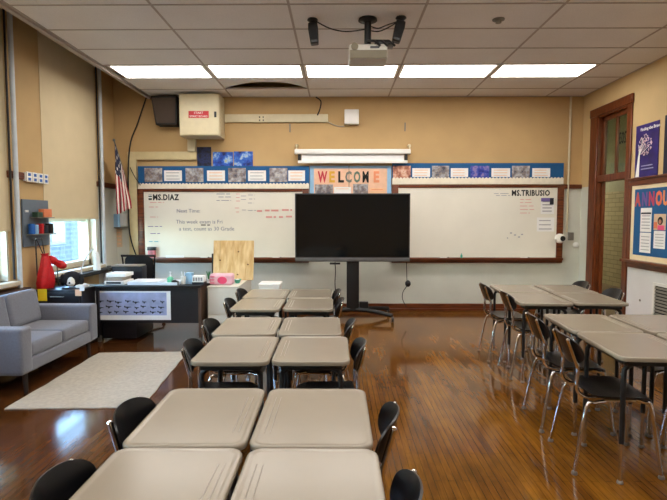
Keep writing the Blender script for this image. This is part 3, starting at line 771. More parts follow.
# rack and paper below the flag
x0, z1 = at(112, 213.5, 8.3); x1, z0 = at(127.5, 227, 8.3)
t = thing('wall_file_rack', 'pale blue and white wall rack below the flag', 'wall rack', ((x0+x1)/2, YB, z0))
b = MB(); b.box(x0, x0+0.13, YB-0.10, YB-0.001, z0, z1-0.01, r=0.006); b.build('bin', M['light_blue'], t)
b = MB(); b.box(x0+0.13, x1, YB-0.03, YB-0.001, z0+0.02, z1, r=0.004); b.build('back_plate', M['white'], t)
b = MB(); b.box(x0, x1, YB-0.105, YB-0.001, z0-0.015, z0, r=0.004); b.build('shelf', M['grey_metal'], t)
wall_sheet('wall_paper', 113, 122.5, 228.5, 247, YB-0.001, [M['beige_paper'], M['peach_line']], 'beige paper sheet on the back wall below the pale rack', 'paper', lines=4)

# door camera, conduit, box on the right of the board
xq, zq = at(570.5, 97, YB); _, zq0 = at(570, 232, YB)
b = MB(); b.tube([(xq-0.005, YB-0.02, zq0), (xq+0.0, YB-0.02, H-0.01)], 0.016, 10); tag(b.build('wall_conduit', M['cream']), 'thin cream vertical conduit on back wall near the door', 'conduit')
x, z = at(570, 236.3, YB); b = MB(); b.cbox((x, YB-0.03, z), (0.075, 0.06, 0.13), 0.008); tag(b.build('switch_box', M['grey_metal']), 'small grey electrical box at the foot of the cream conduit', 'electrical box')
x, z = at(561.5, 238.5, 8.14)
t = thing('security_camera', 'white round camera with black lens on the right whiteboard frame', 'camera', (x, YB, z))
b = MB(); b.lathe([(0.001, 8.11), (0.055, 8.115), (0.078, 8.14), (0.08, 8.17), (0.06, 8.20), (0.03, 8.21)], (x-0.02, 0, z), 'Y', 20); b.build('body', M['white'], t)
b = MB(); b.lathe([(0.001, 8.102), (0.040, 8.104), (0.045, 8.12)], (x+0.01, 0, z), 'Y', 18); b.build('lens', M['black'], t)
b = MB(); b.tube([(x, 8.20, z), (x+0.05, 8.25, z-0.02), (x+0.1, YB-0.03, z-0.02)], 0.018, 8); b.build('mount', M['white'], t)
x, z = at(584, 245, 8.3); b = MB(); b.lathe([(0.045, YB), (0.05, YB-0.02), (0.03, YB-0.035), (0.001, YB-0.037)], (min(x, XR-0.07), 0, z), 'Y', 16)
tag(b.build('wall_fitting', M['white']), 'round white fitting on the back wall beside the door frame', 'wall fitting')

# things on the whiteboard trays
x, z = at(152.5, 254, 8.24); ztray = zb0+0.0755
t = thing('marker_bin', 'small red and white container with black lid on the left whiteboard tray', 'container', (x, 8.24, ztray))
b = MB(); b.box(x-0.07, x+0.05, 8.215, 8.27, ztray, ztray+0.13, r=0.01); b.build('body', mat('red_label_plastic', (196, 110, 116), 0.4, var=0.5, scale=14), t)
b = MB(); b.box(x-0.08, x+0.06, 8.213, 8.272, ztray+0.13, ztray+0.19, r=0.01); b.build('lid', M['black'], t)
b = MB(); b.box(at(166, 255, 8.24)[0], at(184, 255, 8.24)[0], 8.225, 8.235, ztray, ztray+0.05); tag(b.build('folded_paper', M['white_paper']), 'white paper lying on the left whiteboard tray', 'paper')
for u, m, lab in ((204, M['white'], 'white marker on the left whiteboard tray'), (443.5, M['white'], 'white marker on the left half of the right whiteboard tray'), (524, M['white'], 'white marker on the right half of the right whiteboard tray'), (276, M['white'], 'white marker on the left whiteboard tray right of the pine board')):
    x = at(u, 257, 8.25)[0]; b = MB(); b.tube([(x-0.06, 8.25, ztray+0.012), (x+0.06, 8.25, ztray+0.012)], 0.011, 8); b.tube([(x+0.061, 8.25, ztray+0.012), (x+0.085, 8.25, ztray+0.012)], 0.012, 8, mi=1)
    tag(b.build('whiteboard_marker', [m, M['ink_black']]), lab, 'marker', 'whiteboard markers')
x = at(461.5, 250, 8.25)[0]; b = MB(); b.lathe([(0.018, ztray), (0.018, ztray+0.06), (0.007, ztray+0.065), (0.007, ztray+0.085)], (x, 8.245, 0), 'Z', 12); tag(b.build('spray_bottle', M['teal']), 'tiny green bottle standing on the right whiteboard tray', 'bottle')

# ------------------------------------------------------------------ television on its stand
yt = 7.55
x0, z1 = at(294.8, 193.3, yt); x1, z0 = at(409.8, 261.8, yt)
t = thing('television', 'large black television on a wheeled stand before the back wall', 'television', ((x0+x1)/2, yt+0.1, 0))
b = MB(); b.box(x0, x1, yt, yt+0.07, z0, z1, r=0.008); b.build('housing', M['black'], t)
b = MB(); b.box(x0+0.018, x1-0.018, yt-0.003, yt+0.001, z0+0.075, z1-0.018); b.build('screen', M['screen'], t)
b = MB(); b.box(x0+0.005, x1-0.005, yt-0.006, yt, z0+0.005, z0+0.062, r=0.003); b.build('bottom_bezel', M['silver'], t)
xc = at(353, 290, yt)[0]
b = MB(); b.box(xc-0.095, xc+0.095, yt+0.075, yt+0.16, 0.12, z1-0.25, r=0.01); b.build('column', M['black_matte'], t)
b = MB(); b.box(xc-0.3, xc+0.3, yt+0.065, yt+0.09, z0+0.25, z0+0.75); b.build('mount_plate', M['black_matte'], t)
b = MB(); b.box(xc+0.10, xc+0.24, yt+0.08, yt+0.16, 0.14, 0.26, r=0.01); b.build('power_box', M['black'], t)
for sx_, sgn in ((-1, -1), (1, -1), (-1, 1), (1, 1)):
    e = (xc+sx_*0.58, yt+0.12+sgn*(0.32 if sgn < 0 else 0.30), 0.10)
    b = MB(); b.tube([(xc, yt+0.12, 0.14), (xc+sx_*0.30, yt+0.12+sgn*0.13, 0.135), e], 0.032, 10, 3); f = b.build('foot', M['black_matte'], t)
    w = MB(); w.lathe([(0.02, e[0]-0.02), (0.045, e[0]-0.018), (0.045, e[0]+0.018), (0.02, e[0]+0.02)], (0, e[1], 0.046), 'X', 16); w.tube([(e[0], e[1], 0.05), (e[0], e[1], 0.10)], 0.012, 8); w.build('caster', M['black'], f)
b = MB(); q = [at(406.5, 262, 7.6), at(406.8, 275, 7.6), at(407, 281, 7.6)]
b.tube([(p[0], 7.6, p[1]) for p in q], 0.006, 6, 3)
x, z = at(408, 283.5, 7.6); b.ball((x, 7.6, z), 0.045, 10, sz=1.2)
q = [at(407, 286, 7.6), at(403, 292, 7.6), at(402.5, 299, 7.6), at(405.5, 306, 7.7)]
b.tube([(p[0], 7.6, p[1]) for p in q], 0.006, 6, 3)
tag(b.build('charger_cord', M['black_matte']), 'black cord with plug dangling under the right end of the television', 'cord')
b = MB(); q = [at(335, 262, 7.6), at(335.5, 272, 7.6), at(335, 285, 7.6), at(337, 300, 7.6), at(344, 308, 7.7)]
b.tube([(p[0], 7.6+0.02*i, p[1]) for i, p in enumerate(q)], 0.007, 6, 4); x, z = at(335, 263.5, 7.57); b.cbox((x, 7.575, z), (0.16, 0.03, 0.03), 0.005)
tag(b.build('screen_cable', M['black_matte']), 'grey cable hanging under the television left of its column', 'cord')

# ------------------------------------------------------------------ ceiling things
px, py = 0.295, 5.12
t = thing('projector', 'pale grey projector hanging from a black ceiling mount', 'projector', (px, py, 3.05))
b = MB(); b.lathe([(0.09, H-0.001), (0.095, H-0.02), (0.06, H-0.035)], (px, py, 0), 'Z', 20); b.build('ceiling_plate', M['black_matte'], t)
b = MB(); b.tube([(px, py, H-0.03), (px, py, 3.26)], 0.035, 12); b.build('mount_pole', M['black'], t)
b = MB(); b.box(px-0.14, px+0.14, py-0.06, py+0.06, 3.232, 3.25, r=0.005)
for dx in (0.06, 0.13, 0.20): b.tube([(px, py-0.05, 3.30), (px+dx+0.0, py-0.13, 3.27), (px+dx+0.05, py-0.175, 3.21)], 0.012, 8)
b.box(px+0.06, px+0.25, py-0.14, py+0.02, 3.237, 3.262, r=0.006)
b.build('mount_arms', M['black'], t)
b = MB(); b.box(px-0.19, px+0.185, py-0.16, py+0.10, 3.085, 3.235, r=0.022, seg=3); b.build('body', M['projector'], t)
b = MB(); b.box(px-0.18, px+0.178, py-0.166, py-0.15, 3.095, 3.175, r=0.004); b.build('front_shade_band', M['pj_shade_grille'], t)  # darker band paints in the shade on the lower front
b = MB(); b.lathe([(0.035, py-0.163), (0.035, py-0.175), (0.02, py-0.178)], (px-0.135, 0, 3.205), 'Y', 16); b.build('fan_grille', M['pj_shade_grille'], t)
b = MB(); b.cbox((px+0.06, py-0.163, 3.20), (0.09, 0.012, 0.02), 0.003); b.build('port_panel', M['black'], t)
def spot(x, y, lean, lab):
    t = thing('ceiling_speaker', lab, 'speaker', (x, y, H-0.3), 'small black ceiling speakers')
    b = MB(); b.lathe([(0.05, H-0.001), (0.055, H-0.012), (0.03, H-0.035), (0.02, H-0.06)], (x, y, 0), 'Z', 16); b.build('mount', M['black'], t)
    b = MB(); b.X = Matrix.Translation((x, y, H-0.045)) @ Matrix.Rotation(R(lean), 4, 'Y')
    b.loft([[(-0.045, -0.05, 0), (0.045, -0.05, 0), (0.045, 0.05, 0), (-0.045, 0.05, 0)], [(-0.05, -0.055, -0.06), (0.05, -0.055, -0.06), (0.05, 0.055, -0.06), (-0.05, 0.055, -0.06)], [(-0.04, -0.045, -0.205), (0.04, -0.045, -0.205), (0.04, 0.045, -0.205), (-0.04, 0.045, -0.205)]])
    b.build('case', M['black'], t, bevel=0.012)
    b = MB(); b.X = Matrix.Translation((x, y, H-0.045)) @ Matrix.Rotation(R(lean), 4, 'Y'); b.box(-0.033, 0.033, -0.062, -0.050, -0.17, -0.07, r=0.004); b.build('grille', M['mesh_black'], t)
spot(-0.255, 5.12, -6, 'small black speaker hanging from the ceiling left of the projector')
spot(0.62, 5.08, 14, 'small black speaker hanging from the ceiling right of the projector')
b = MB(); b.tube([(-0.22, 5.10, 3.50), (-0.08, 5.10, 3.43), (0.08, 5.10, 3.40), (0.262, 5.10, 3.42)], 0.006, 6, 4); tag(b.build('speaker_cable', M['black_matte']), 'thin cable sagging between left ceiling speaker and projector mount', 'cable')
for k, (zm, lab) in enumerate(((3.44, 'upper thin cable between projector mount and right ceiling speaker'), (3.41, 'lower thin cable between projector mount and right ceiling speaker'))):
    b = MB(); b.tube([(0.33, 5.11, 3.45-0.04*k), (0.40, 5.10, zm-0.01), (0.49, 5.09, zm+0.02), (0.60, 5.08, 3.49)], 0.006, 6, 4); tag(b.build('speaker_cable', M['black_matte']), lab, 'cable')
b = MB(); b.lathe([(0.06, H-0.001), (0.06, H-0.01), (0.03, H-0.014), (0.025, H-0.035), (0.03, H-0.037), (0.001, H-0.04)], (1.60, 5.14, 0), 'Z', 18)
tag(b.build('sprinkler_head', M['grey_metal']), 'small round sprinkler on the ceiling right of the projector', 'sprinkler')

# ------------------------------------------------------------------ right wall
t = thing('bulletin_board', 'wall board with wood frame, blue paper and ANNOUNCEMENTS heading', 'bulletin board', (XR, 5.6, 0.9))
y0, y1 = 4.2, 6.915
b = MB(); b.box(XR-0.035, XR, y0, y1, 1.98, 2.06, r=0.006); b.box(XR-0.06, XR, y0, y1+0.01, 2.06, 2.085, r=0.005); b.build('top_rail', M['trim_y'], t)
b = MB(); b.box(XR-0.03, XR, y0, y1, 0.88, 0.97, r=0.006); b.box(XR-0.11, XR, y0, y1+0.03, 0.955, 0.99, r=0.006); b.build('ledge', M['trim_y'], t)
b = MB(); b.box(XR-0.03, XR, y1-0.06, y1, 0.97, 1.99, r=0.006); b.build('side_post', M['trim_z'], t)
b = MB(); b.box(XR-0.022, XR-0.001, y0, 6.87, 0.99, 1.99); b.build('border', M['cork_border'], t)
b = MB(); b.box(XR-0.026, XR-0.022, y0, 6.78, 1.06, 1.93); b.build('blue_paper', M['board_blue'], t)
ac = [('A',(196,84,80)),('N',(110,84,150)),('N',(190,66,96)),('O',(236,120,84)),('U',(238,150,90)),('N',(196,84,80)),('C',(110,84,150)),('E',(190,66,96)),('M',(236,120,84)),('E',(238,150,90)),('N',(110,84,150)),('T',(196,84,80)),('S',(190,66,96))]
yy = 6.76
for k, (ch, col) in enumerate(ac):
    text('letter', ch, (XR-0.028, yy, 1.715), 0.235, mat(f'notice_letter_{k}', col, 0.7), t, 'right', weight=0.012, sx=0.66, label=f'cut-out letter {ch} of the heading')
    yy -= 0.142 if ch != 'M' else 0.18
def rsheet(name, y0, y1, z0, z1, mats, lab, cat, group=None, lines=0, x=XR-0.0265, extra=None):
    b = MB(); b.box(x-0.003, x, y1, y0, z0, z1, mi=0); h = z1-z0
    for i in range(lines):
        zc_ = z1-h*(0.2+0.65*i/max(1, lines-1)); b.box(x-0.004, x-0.003, y1+(y0-y1)*0.12, y0-(y0-y1)*0.12, zc_-h*0.018, zc_+h*0.018, mi=1)
    if extra: b.box(x-0.0045, x-0.003, *extra, mi=2)
    return tag(b.build(name, mats), lab, cat, group)
rsheet('notice_sheet', 6.63, 6.40, 1.37, 1.68, [M['white_paper'], M['ink_line'], M['navy']], 'white printed notice, upper left sheet on the blue wall board', 'notice', 'notices on the blue wall board', 6, extra=(6.41, 6.62, 1.60, 1.62))
rsheet('notice_sheet', 6.63, 6.40, 1.10, 1.36, [M['white_paper'], M['ink_line']], 'white printed notice, lower left sheet on the blue wall board', 'notice', 'notices on the blue wall board', 5)
t2 = rsheet('picture_notice', 6.35, 6.12, 1.40, 1.60, [M['beige_paper'], M['ink_line'], M['hot_pink']], 'picture of a dark-haired person in pink on the blue wall board', 'notice', extra=(6.14, 6.27, 1.40, 1.46))
b = MB(); b.lathe([(0.001, XR-0.034), (0.05, XR-0.033), (0.05, XR-0.030)], (0, 6.22, 1.515), 'X', 16); b.build('hair', M['ink_black'], t2)
b = MB(); b.lathe([(0.001, XR-0.0362), (0.027, XR-0.036), (0.027, XR-0.034)], (0, 6.22, 1.505), 'X', 16); b.build('face', mat('skin_print', (190, 132, 104), 0.7), t2)
b = MB(); b.box(XR-0.034, XR-0.030, 6.28, 6.34, 1.42, 1.50); b.build('print_patch', M['orange'], t2)
rsheet('notice_sheet', 6.34, 6.12, 1.17, 1.39, [M['white_paper'], M['ink_line']], 'white printed notice under the picture on the blue wall board', 'notice', 'notices on the blue wall board', 5)
rsheet('notice_sheet', 6.05, 5.80, 1.05, 1.45, [M['white_paper'], M['ink_line']], 'white printed notice, rightmost sheet on the blue wall board', 'notice', 'notices on the blue wall board', 6)
# posters standing on the rail
def poster(y0, y1, z0, z1, lab, m):
    t = thing('poster', lab, 'poster', (XR, (y0+y1)/2, z0))
    b = MB(); b.box(XR-0.012, XR-0.004, y1, y0, z0, z1); b.build('sheet', m, t)
    return t
pt = poster(6.90, 6.42, 2.086, 2.77, 'purple poster of a white blossoming tree on the rail beside the door', M['purple_poster'])
text('title', 'Finding the Brave', (XR-0.0125, 6.80, 2.69), 0.058, M['white_paper'], pt, 'right', weight=0.001, ext=0.0004)
b = MB(); xp = XR-0.0135
b.prism([(6.80, 2.095), (6.88, 2.095), (6.83, 2.38), (6.80, 2.45), (6.795, 2.38)], xp-0.0005, xp+0.001, 'X')
for e in ((6.70, 2.52), (6.62, 2.47), (6.83, 2.52), (6.75, 2.58)): b.tube([(xp, 6.815, 2.38), (xp, (6.815+e[0])/2-0.01, (2.38+e[1])/2), (xp, e[0], e[1])], 0.0015*3, 6, 3)
b.build('tree_trunk', M['white_paper'], pt)
b = MB()
for k in range(150):
    a = random.uniform(0, 2*math.pi); r = math.sqrt(random.random()); yq = 6.69+0.14*r*math.cos(a); zq_ = 2.50+0.135*r*math.sin(a); q = random.uniform(0.006, 0.014)
    b.prism([(yq-q, zq_), (yq, zq_-q), (yq+q, zq_), (yq, zq_+q)], xp-0.001, xp+0.001, 'X')
b.build('blossom', mat('pale_pink_blossom', (232, 206, 214), 0.6, var=0.2, scale=40), pt)
b = MB()
for z, e in ((2.23, 6.52), (2.19, 6.50)): b.box(xp-0.0005, xp+0.001, e, 6.76, z-0.007, z+0.007)
b.build('small_print', mat('faint_print', (150, 150, 190), 0.6), pt)
pt.location.y -= 0.07
pt = poster(6.24, 5.76, 2.086, 2.80, 'second dark blue poster on the rail at the right edge', M['poster_dark'])
# vent grille in the lower right wall
t = thing('wall_vent', 'white louvred vent low in the right wall under the board', 'vent', (XR, 5.95, 0.2))
b = MB(); 
for bx in ((5.60, 6.34, 0.70, 0.74), (5.60, 6.34, 0.20, 0.24), (6.30, 6.34, 0.24, 0.70), (5.60, 5.64, 0.24, 0.70)): b.box(XR-0.02, XR-0.001, *bx, r=0.003, seg=1)
b.build('frame', M['white'], t)
b = MB(); b.box(XR-0.004, XR-0.001, 5.64, 6.30, 0.24, 0.70); b.build('cavity', M['dark'], t)
b = MB()
for i in range(11):
    z = 0.265+0.041*i; b.loft([[(XR-0.016, 5.64, z-0.012), (XR-0.005, 5.64, z+0.012), (XR-0.003, 5.64, z+0.010), (XR-0.014, 5.64, z-0.014)], [(XR-0.016, 6.30, z-0.012), (XR-0.005, 6.30, z+0.012), (XR-0.003, 6.30, z+0.010), (XR-0.014, 6.30, z-0.014)]])
b.build('louvre', M['grey_metal'], t)
b = MB(); b.lathe([(0.015, XR), (0.015, XR-0.006), (0.001, XR-0.008)], (0, 6.62, 0.46), 'X', 12); tag(b.build('wall_screw', M['grey_metal']), 'tiny round fixing on the white lower right wall', 'fixing')

# ------------------------------------------------------------------ student desks
def rrect(w, d, r, n=6):
    pts = []
    for cx, cy, a0 in ((w/2-r, d/2-r, 0), (-w/2+r, d/2-r, 90), (-w/2+r, -d/2+r, 180), (w/2-r, -d/2+r, 270)):
        for k in range(n+1):
            a = R(a0+90*k/n); pts.append((cx+r*math.cos(a), cy+r*math.sin(a)))
    return pts
def make_desk(w, d, h):
    """sitter on the -X side"""
    t = thing('student_desk', '', 'desk', (0,0,0), 'student desks')
    b = MB(); rings = []
    for ins, z in ((0.012, h-0.030), (0.002, h-0.026), (0.0, h-0.016), (0.0, h-0.007), (0.003, h-0.002), (0.008, h), (0.017, h), (0.022, h-0.0025), (0.030, h-0.0025), (0.060, h-0.0025)):
        rings.append([(x, y, z) for x, y in rrect(w-2*ins, d-2*ins, 0.055-ins*0.8)])
    b.loft(rings, True); b.build('desktop', M['desk_top'], t)
    b = MB(); gx = w/2-0.055; gl = d/2-0.12
    for sgn in (-1, 1): b.tube([(gx+sgn*0.011, -gl, h-0.0025), (gx+sgn*0.011, gl, h-0.0025)], 0.0016, 6)
    b.build('pencil_groove', M['desk_edge'], t)
    b = MB(); zz = h-0.045
    b.box(-w/2+0.05, w/2-0.05, -d/2+0.05, -d/2+0.085, zz-0.02, zz+0.013, r=0.004, seg=1); b.box(-w/2+0.05, w/2-0.05, d/2-0.085, d/2-0.05, zz-0.02, zz+0.013, r=0.004, seg=1)
    b.box(w/2-0.085, w/2-0.05, -d/2+0.085, d/2-0.085, zz-0.02, zz+0.013, r=0.004, seg=1); b.box(-w/2+0.05, -w/2+0.085, -d/2+0.085, d/2-0.085, zz-0.02, zz+0.013, r=0.004, seg=1)
    b.build('frame', M['black_matte'], t)
    for sx_ in (-1, 1):
        for sy_ in (-1, 1):
            x, y = sx_*(w/2-0.055), sy_*(d/2-0.075)
            b = MB(); b.tube([(x-sx_*0.11, y, h-0.055), (x-sx_*0.05, y, h-0.058), (x-sx_*0.012, y, h-0.082), (x, y, h-0.13), (x, y, 0.30), (x, y, 0.24)], 0.0145, 10, 3)
            l = b.build('leg', M['black_matte'], t)
            b = MB(); b.tube([(x, y, 0.25), (x, y, 0.012)], 0.0115, 10); i_ = b.build('leg_insert', M['chrome'], l)
            b = MB(); b.lathe([(0.016, 0.0), (0.019, 0.004), (0.016, 0.016), (0.011, 0.02)], (x, y, 0), 'Z', 12); b.build('glide', M['rubber'], l)
    return t
DW, DD = 0.452, 0.612
desk_a = make_desk(DW, DD, 0.74)
desk_b = make_desk(0.486, 0.640, 0.77)
used = set()
def put_desk(proto, x, y, rz, lab):
    h = proto.name
    if h not in used:
        used.add(h); proto.location = (x, y, 0); proto.rotation_euler = (0, 0, R(rz)); proto['label'] = lab; return proto
    return dup(proto, (x, y, 0), R(rz), lab)
cl = {'n': 'nearest left-hand cluster', 'm': 'middle left-hand cluster', 'f': 'far left-hand cluster by the television', 'rn': 'near right-hand cluster', 'rf': 'far right-hand cluster by the door'}
def D(proto, c, fr, sd, x, y, rz): put_desk(proto, x, y, rz, f'beige student desk, {fr} {sd} of the four in the {cl[c]}')
D(desk_a,'n','front','left',-0.555,1.415,0); D(desk_a,'n','front','right',-0.087,1.415,180); D(desk_a,'n','rear','left',-0.563,2.033,1); D(desk_a,'n','rear','right',-0.097,2.033,180)
D(desk_a,'m','front','left',-0.622,3.075,0.5); D(desk_a,'m','front','right',-0.158,3.085,180.5); D(desk_a,'m','rear','left',-0.672,3.742,1); D(desk_a,'m','rear','right',-0.205,3.745,181)
D(desk_a,'f','front','left',-0.748,4.70,0); D(desk_a,'f','front','right',-0.272,4.715,180); D(desk_a,'f','rear','left',-0.762,5.355,0); D(desk_a,'f','rear','right',-0.298,5.36,180)
D(desk_b,'rn','front','left',1.852,3.08,-3.5); D(desk_b,'rn','front','right',2.372,3.05,177); D(desk_b,'rn','rear','left',1.893,3.735,-3.5); D(desk_b,'rn','rear','right',2.412,3.71,177)
D(desk_b,'rf','front','left',1.945,4.875,-4); D(desk_b,'rf','front','right',2.455,4.88,176); D(desk_b,'rf','rear','left',1.995,5.535,-4); D(desk_b,'rf','rear','right',2.515,5.54,176)

# ------------------------------------------------------------------ chairs (sitter faces +X)
def MBK(k):
    b = MB(); b.X = Matrix.Scale(k, 4); return b
def make_chair(K, lean, base):
    t = thing('school_chair', '', 'chair', (0,0,0), 'black school chairs')
    def seat(a, b_):
        z = 0.452-0.014*(1-b_*b_)*(1-abs(a))-(0.030*max(0, a-0.45)**2/0.30)+(0.03*max(0, -a-0.6)**2/0.16)+0.006*b_*b_
        return (0.015+0.195*a, 0.198*b_, z), (0.0, 0, 1)
    b = MBK(K); b.shell(seat, 12, 12, 0.009, 5); b.build('seat', M['shell'], t)
    def bx(z): return -base-max(0, z-0.60)*lean
    def back(a, b_):
        z = 0.702+0.088*a
        return (bx(z)+0.019+0.056*(b_*b_-0.52), 0.172*b_, z), (1, -0.6*b_, 0.35)
    b = MBK(K); b.shell(back, 10, 16, 0.008, 2.7); b.build('backrest', M['shell'], t)
    for s in (-1, 1):
        b = MBK(K); b.tube([(0.02, s*0.125, 0.428), (-0.10, s*0.125, 0.428), (-0.165, s*0.130, 0.432), (-base-0.007, s*0.128, 0.475), (-base-0.005, s*0.128, 0.59), (bx(0.64)-0.004, s*0.128, 0.64), (bx(0.762)-0.004, s*0.128, 0.762)], 0.0115, 10, 4)
        b.ball((bx(0.762)-0.004, s*0.128, 0.762), 0.0114, 8)
        b.build('back_upright', M['chrome'], t)
        b = MBK(K); b.tube([(0.11, s*0.15, 0.428), (0.155, s*0.165, 0.420), (0.185, s*0.18, 0.385), (0.235, s*0.212, 0.012)], 0.0115, 10, 4); f = b.build('leg', M['chrome'], t)
        g = MBK(K); g.lathe([(0.016, 0), (0.018, 0.005), (0.014, 0.018), (0.011, 0.022)], (0.235, s*0.212, 0), 'Z', 12); g.build('glide', M['rubber'], f)
        b = MBK(K); b.tube([(-0.06, s*0.155, 0.414), (-0.12, s*0.170, 0.408), (-0.175, s*0.186, 0.375), (-0.238, s*0.216, 0.012)], 0.0115, 10, 4); f = b.build('leg', M['chrome'], t)
        g = MBK(K); g.lathe([(0.016, 0), (0.018, 0.005), (0.014, 0.018), (0.011, 0.022)], (-0.238, s*0.216, 0), 'Z', 12); g.build('glide', M['rubber'], f)
        b = MBK(K); b.tube([(-0.07, s*0.154, 0.420), (0.12, s*0.150, 0.424)], 0.0105, 8); b.build('seat_rail', M['chrome'], t)
    b = MBK(K); b.tube([(0.08, -0.145, 0.424), (0.08, 0.145, 0.424)], 0.009, 8); b.tube([(-0.06, -0.15, 0.416), (-0.06, 0.15, 0.416)], 0.009, 8); b.build('cross_bar', M['chrome'], t)
    return t
chair_a = make_chair(0.995, 0.28, 0.185)
chair_b = make_chair(1.05, 0.37, 0.200)
def put_chair(proto, x, y, rz, lab):
    if not proto['label']:
        proto.location = (x, y, 0); proto.rotation_euler = (0, 0, R(rz)); proto['label'] = lab; return
    dup(proto, (x, y, 0), R(rz), lab)
def Ch(c, sd, nf, x, y, rz): put_chair(chair_b if c[0] == 'r' else chair_a, x, y, rz, f'black chrome-legged chair, {sd} side of the {cl[c]}, {nf} one')
Ch('n','left','nearer',-0.63,1.45,2); Ch('n','left','farther',-0.645,2.00,-2); Ch('n','right','nearer',-0.01,1.41,174); Ch('n','right','farther',-0.005,1.99,173)
Ch('m','left','nearer',-0.705,3.08,3); Ch('m','left','farther',-0.755,3.72,0); Ch('m','right','nearer',-0.075,3.10,182); Ch('m','right','farther',-0.12,3.74,178)
Ch('f','left','nearer',-0.825,4.72,2); Ch('f','left','farther',-0.84,5.36,-2); Ch('f','right','nearer',-0.19,4.76,180); Ch('f','right','farther',-0.22,5.34,183)
Ch('rn','left','nearer',1.705,3.15,-6); Ch('rn','left','farther',1.745,3.75,-5); Ch('rn','right','nearer',2.41,3.08,178); Ch('rn','right','farther',2.46,3.70,177)
Ch('rf','left','nearer',1.925,4.94,-4); Ch('rf','left','farther',1.885,5.53,-3); Ch('rf','right','nearer',2.575,5.12,176); Ch('rf','right','farther',2.54,5.72,178)

# ------------------------------------------------------------------ sofa and rug
t = thing('sofa', 'grey two-seat sofa with dark legs under the left window', 'sofa', (-3.1, 4.88, 0))
sx0, sx1, sy0, sy1 = -3.55, -2.70, 4.18, 5.54
b = MB(); b.box(sx0+0.01, sx1-0.012, sy0+0.012, sy1-0.012, 0.188, 0.32, r=0.03, seg=3); b.build('base', M['sofa'], t)
b = MB(); b.box(sx0, sx0+0.2, sy0+0.02, sy1-0.02, 0.25, 0.685, r=0.05, seg=3); b.build('back_frame', M['sofa'], t)
for y in (sy0, sy1-0.16):
    b = MB(); b.box(sx0+0.02, sx1, y, y+0.16, 0.20, 0.60, r=0.03, seg=3); b.build('arm', M['sofa'], t)
ym = (sy0+sy1)/2
for y0, y1 in ((sy0+0.165, ym-0.003), (ym+0.003, sy1-0.165)):
    b = MB(); b.box(sx0+0.17, sx1-0.015, y0, y1, 0.315, 0.445, r=0.04, seg=4); b.build('seat_cushion', M['sofa'], t)
    b = MB(); b.X = Matrix.Translation((sx0+0.27, 0, 0.44)) @ Matrix.Rotation(R(-10), 4, 'Y'); b.box(-0.07, 0.07, y0+0.005, y1-0.005, 0.0, 0.35, r=0.05, seg=4); b.build('back_cushion', M['sofa'], t)
for x in (sx0+0.08, sx1-0.06):
    for y in (sy0+0.12, sy1-0.12):
        b = MB(); b.tube([(x, y, 0.2), (x+(0.01 if x > -3 else -0.01), y, 0.0)], 0.026, 10, r1=0.017); b.build('leg', M['sofa_leg'], t)
def rug():
    c = [(-2.70, 3.93), (-1.60, 3.98), (-1.74, 5.68), (-2.74, 5.62)]
    nu, nv = 36, 44; b = MB(); T, Bt = {}, {}
    for i in range(nu+1):
        for j in range(nv+1):
            a, q = i/nu, j/nv
            x = (c[0][0]*(1-a)+c[1][0]*a)*(1-q)+(c[3][0]*(1-a)+c[2][0]*a)*q
            y = (c[0][1]*(1-a)+c[1][1]*a)*(1-q)+(c[3][1]*(1-a)+c[2][1]*a)*q
            if i in (0, nu): x += 0.003*math.sin(q*31)*(1 if i else -1)
            if j in (0, nv): y += 0.003*math.sin(a*27)
            z = 0.010+0.003*math.sin(a*9+q*5)*math.sin(q*13)
            T[i,j] = b.v((x, y, z)); Bt[i,j] = b.v((x, y, 0.001))
    for i in range(nu):
        for j in range(nv):
            mi = 1 if ((i+j) % 9 == 0 or (i-j) % 9 == 0) and i < nu*0.5 and j > nv*0.15 else 0
            b.face([T[i,j],T[i+1,j],T[i+1,j+1],T[i,j+1]], mi); b.face([Bt[i,j],Bt[i,j+1],Bt[i+1,j+1],Bt[i+1,j]])
    rim = [(i,0) for i in range(nu)]+[(nu,j) for j in range(nv)]+[(i,nv) for i in range(nu,0,-1)]+[(0,j) for j in range(nv,0,-1)]
    for p, q in zip(rim, rim[1:]+rim[:1]): b.face([T[p],Bt[p],Bt[q],T[q]])
    return tag(b.build('rug', [M['rug'], M['rug']], ang=60), 'cream rug on the wooden floor in front of the sofa', 'rug')
rug()

# ------------------------------------------------------------------ teacher's desk corner
TX0, TX1, TY0, TY1, TZ = -3.02, -1.70, 6.12, 6.82, 0.715
t = thing('teacher_desk', 'wide black teacher desk facing the room behind the sofa and rug', 'desk', ((TX0+TX1)/2, (TY0+TY1)/2, 0))
b = MB(); b.box(TX0, TX1, TY0, TY1, TZ-0.03, TZ, r=0.005); b.build('desktop', M['desk_black'], t)
b = MB(); b.box(TX0+0.03, TX1-0.03, TY0+0.06, TY0+0.08, 0.235, TZ-0.03); b.build('front_panel', M['desk_black'], t)
b = MB(); b.box(TX1-0.035, TX1-0.005, TY0+0.02, TY1-0.02, 0.06, TZ-0.03); b.build('end_panel', M['desk_brown'], t)
b = MB(); b.box(TX0+0.01, TX0+0.04, TY0+0.02, TY1-0.02, 0.06, TZ-0.03); b.build('end_panel', M['desk_black'], t)
b = MB(); b.box(TX0+0.05, TX0+0.48, TY0+0.09, TY1-0.04, 0.03, TZ-0.03, r=0.006); b.build('dark_infill', M['desk_black'], t)  # black block added to darken the shaded space under the desk
for x in (TX0+0.03, TX1-0.025):
    for y in (TY0+0.05, TY1-0.05):
        b = MB(); b.box(x-0.02, x+0.02, y-0.02, y+0.02, 0, 0.08, r=0.003); b.build('foot', M['grey_metal'], t)
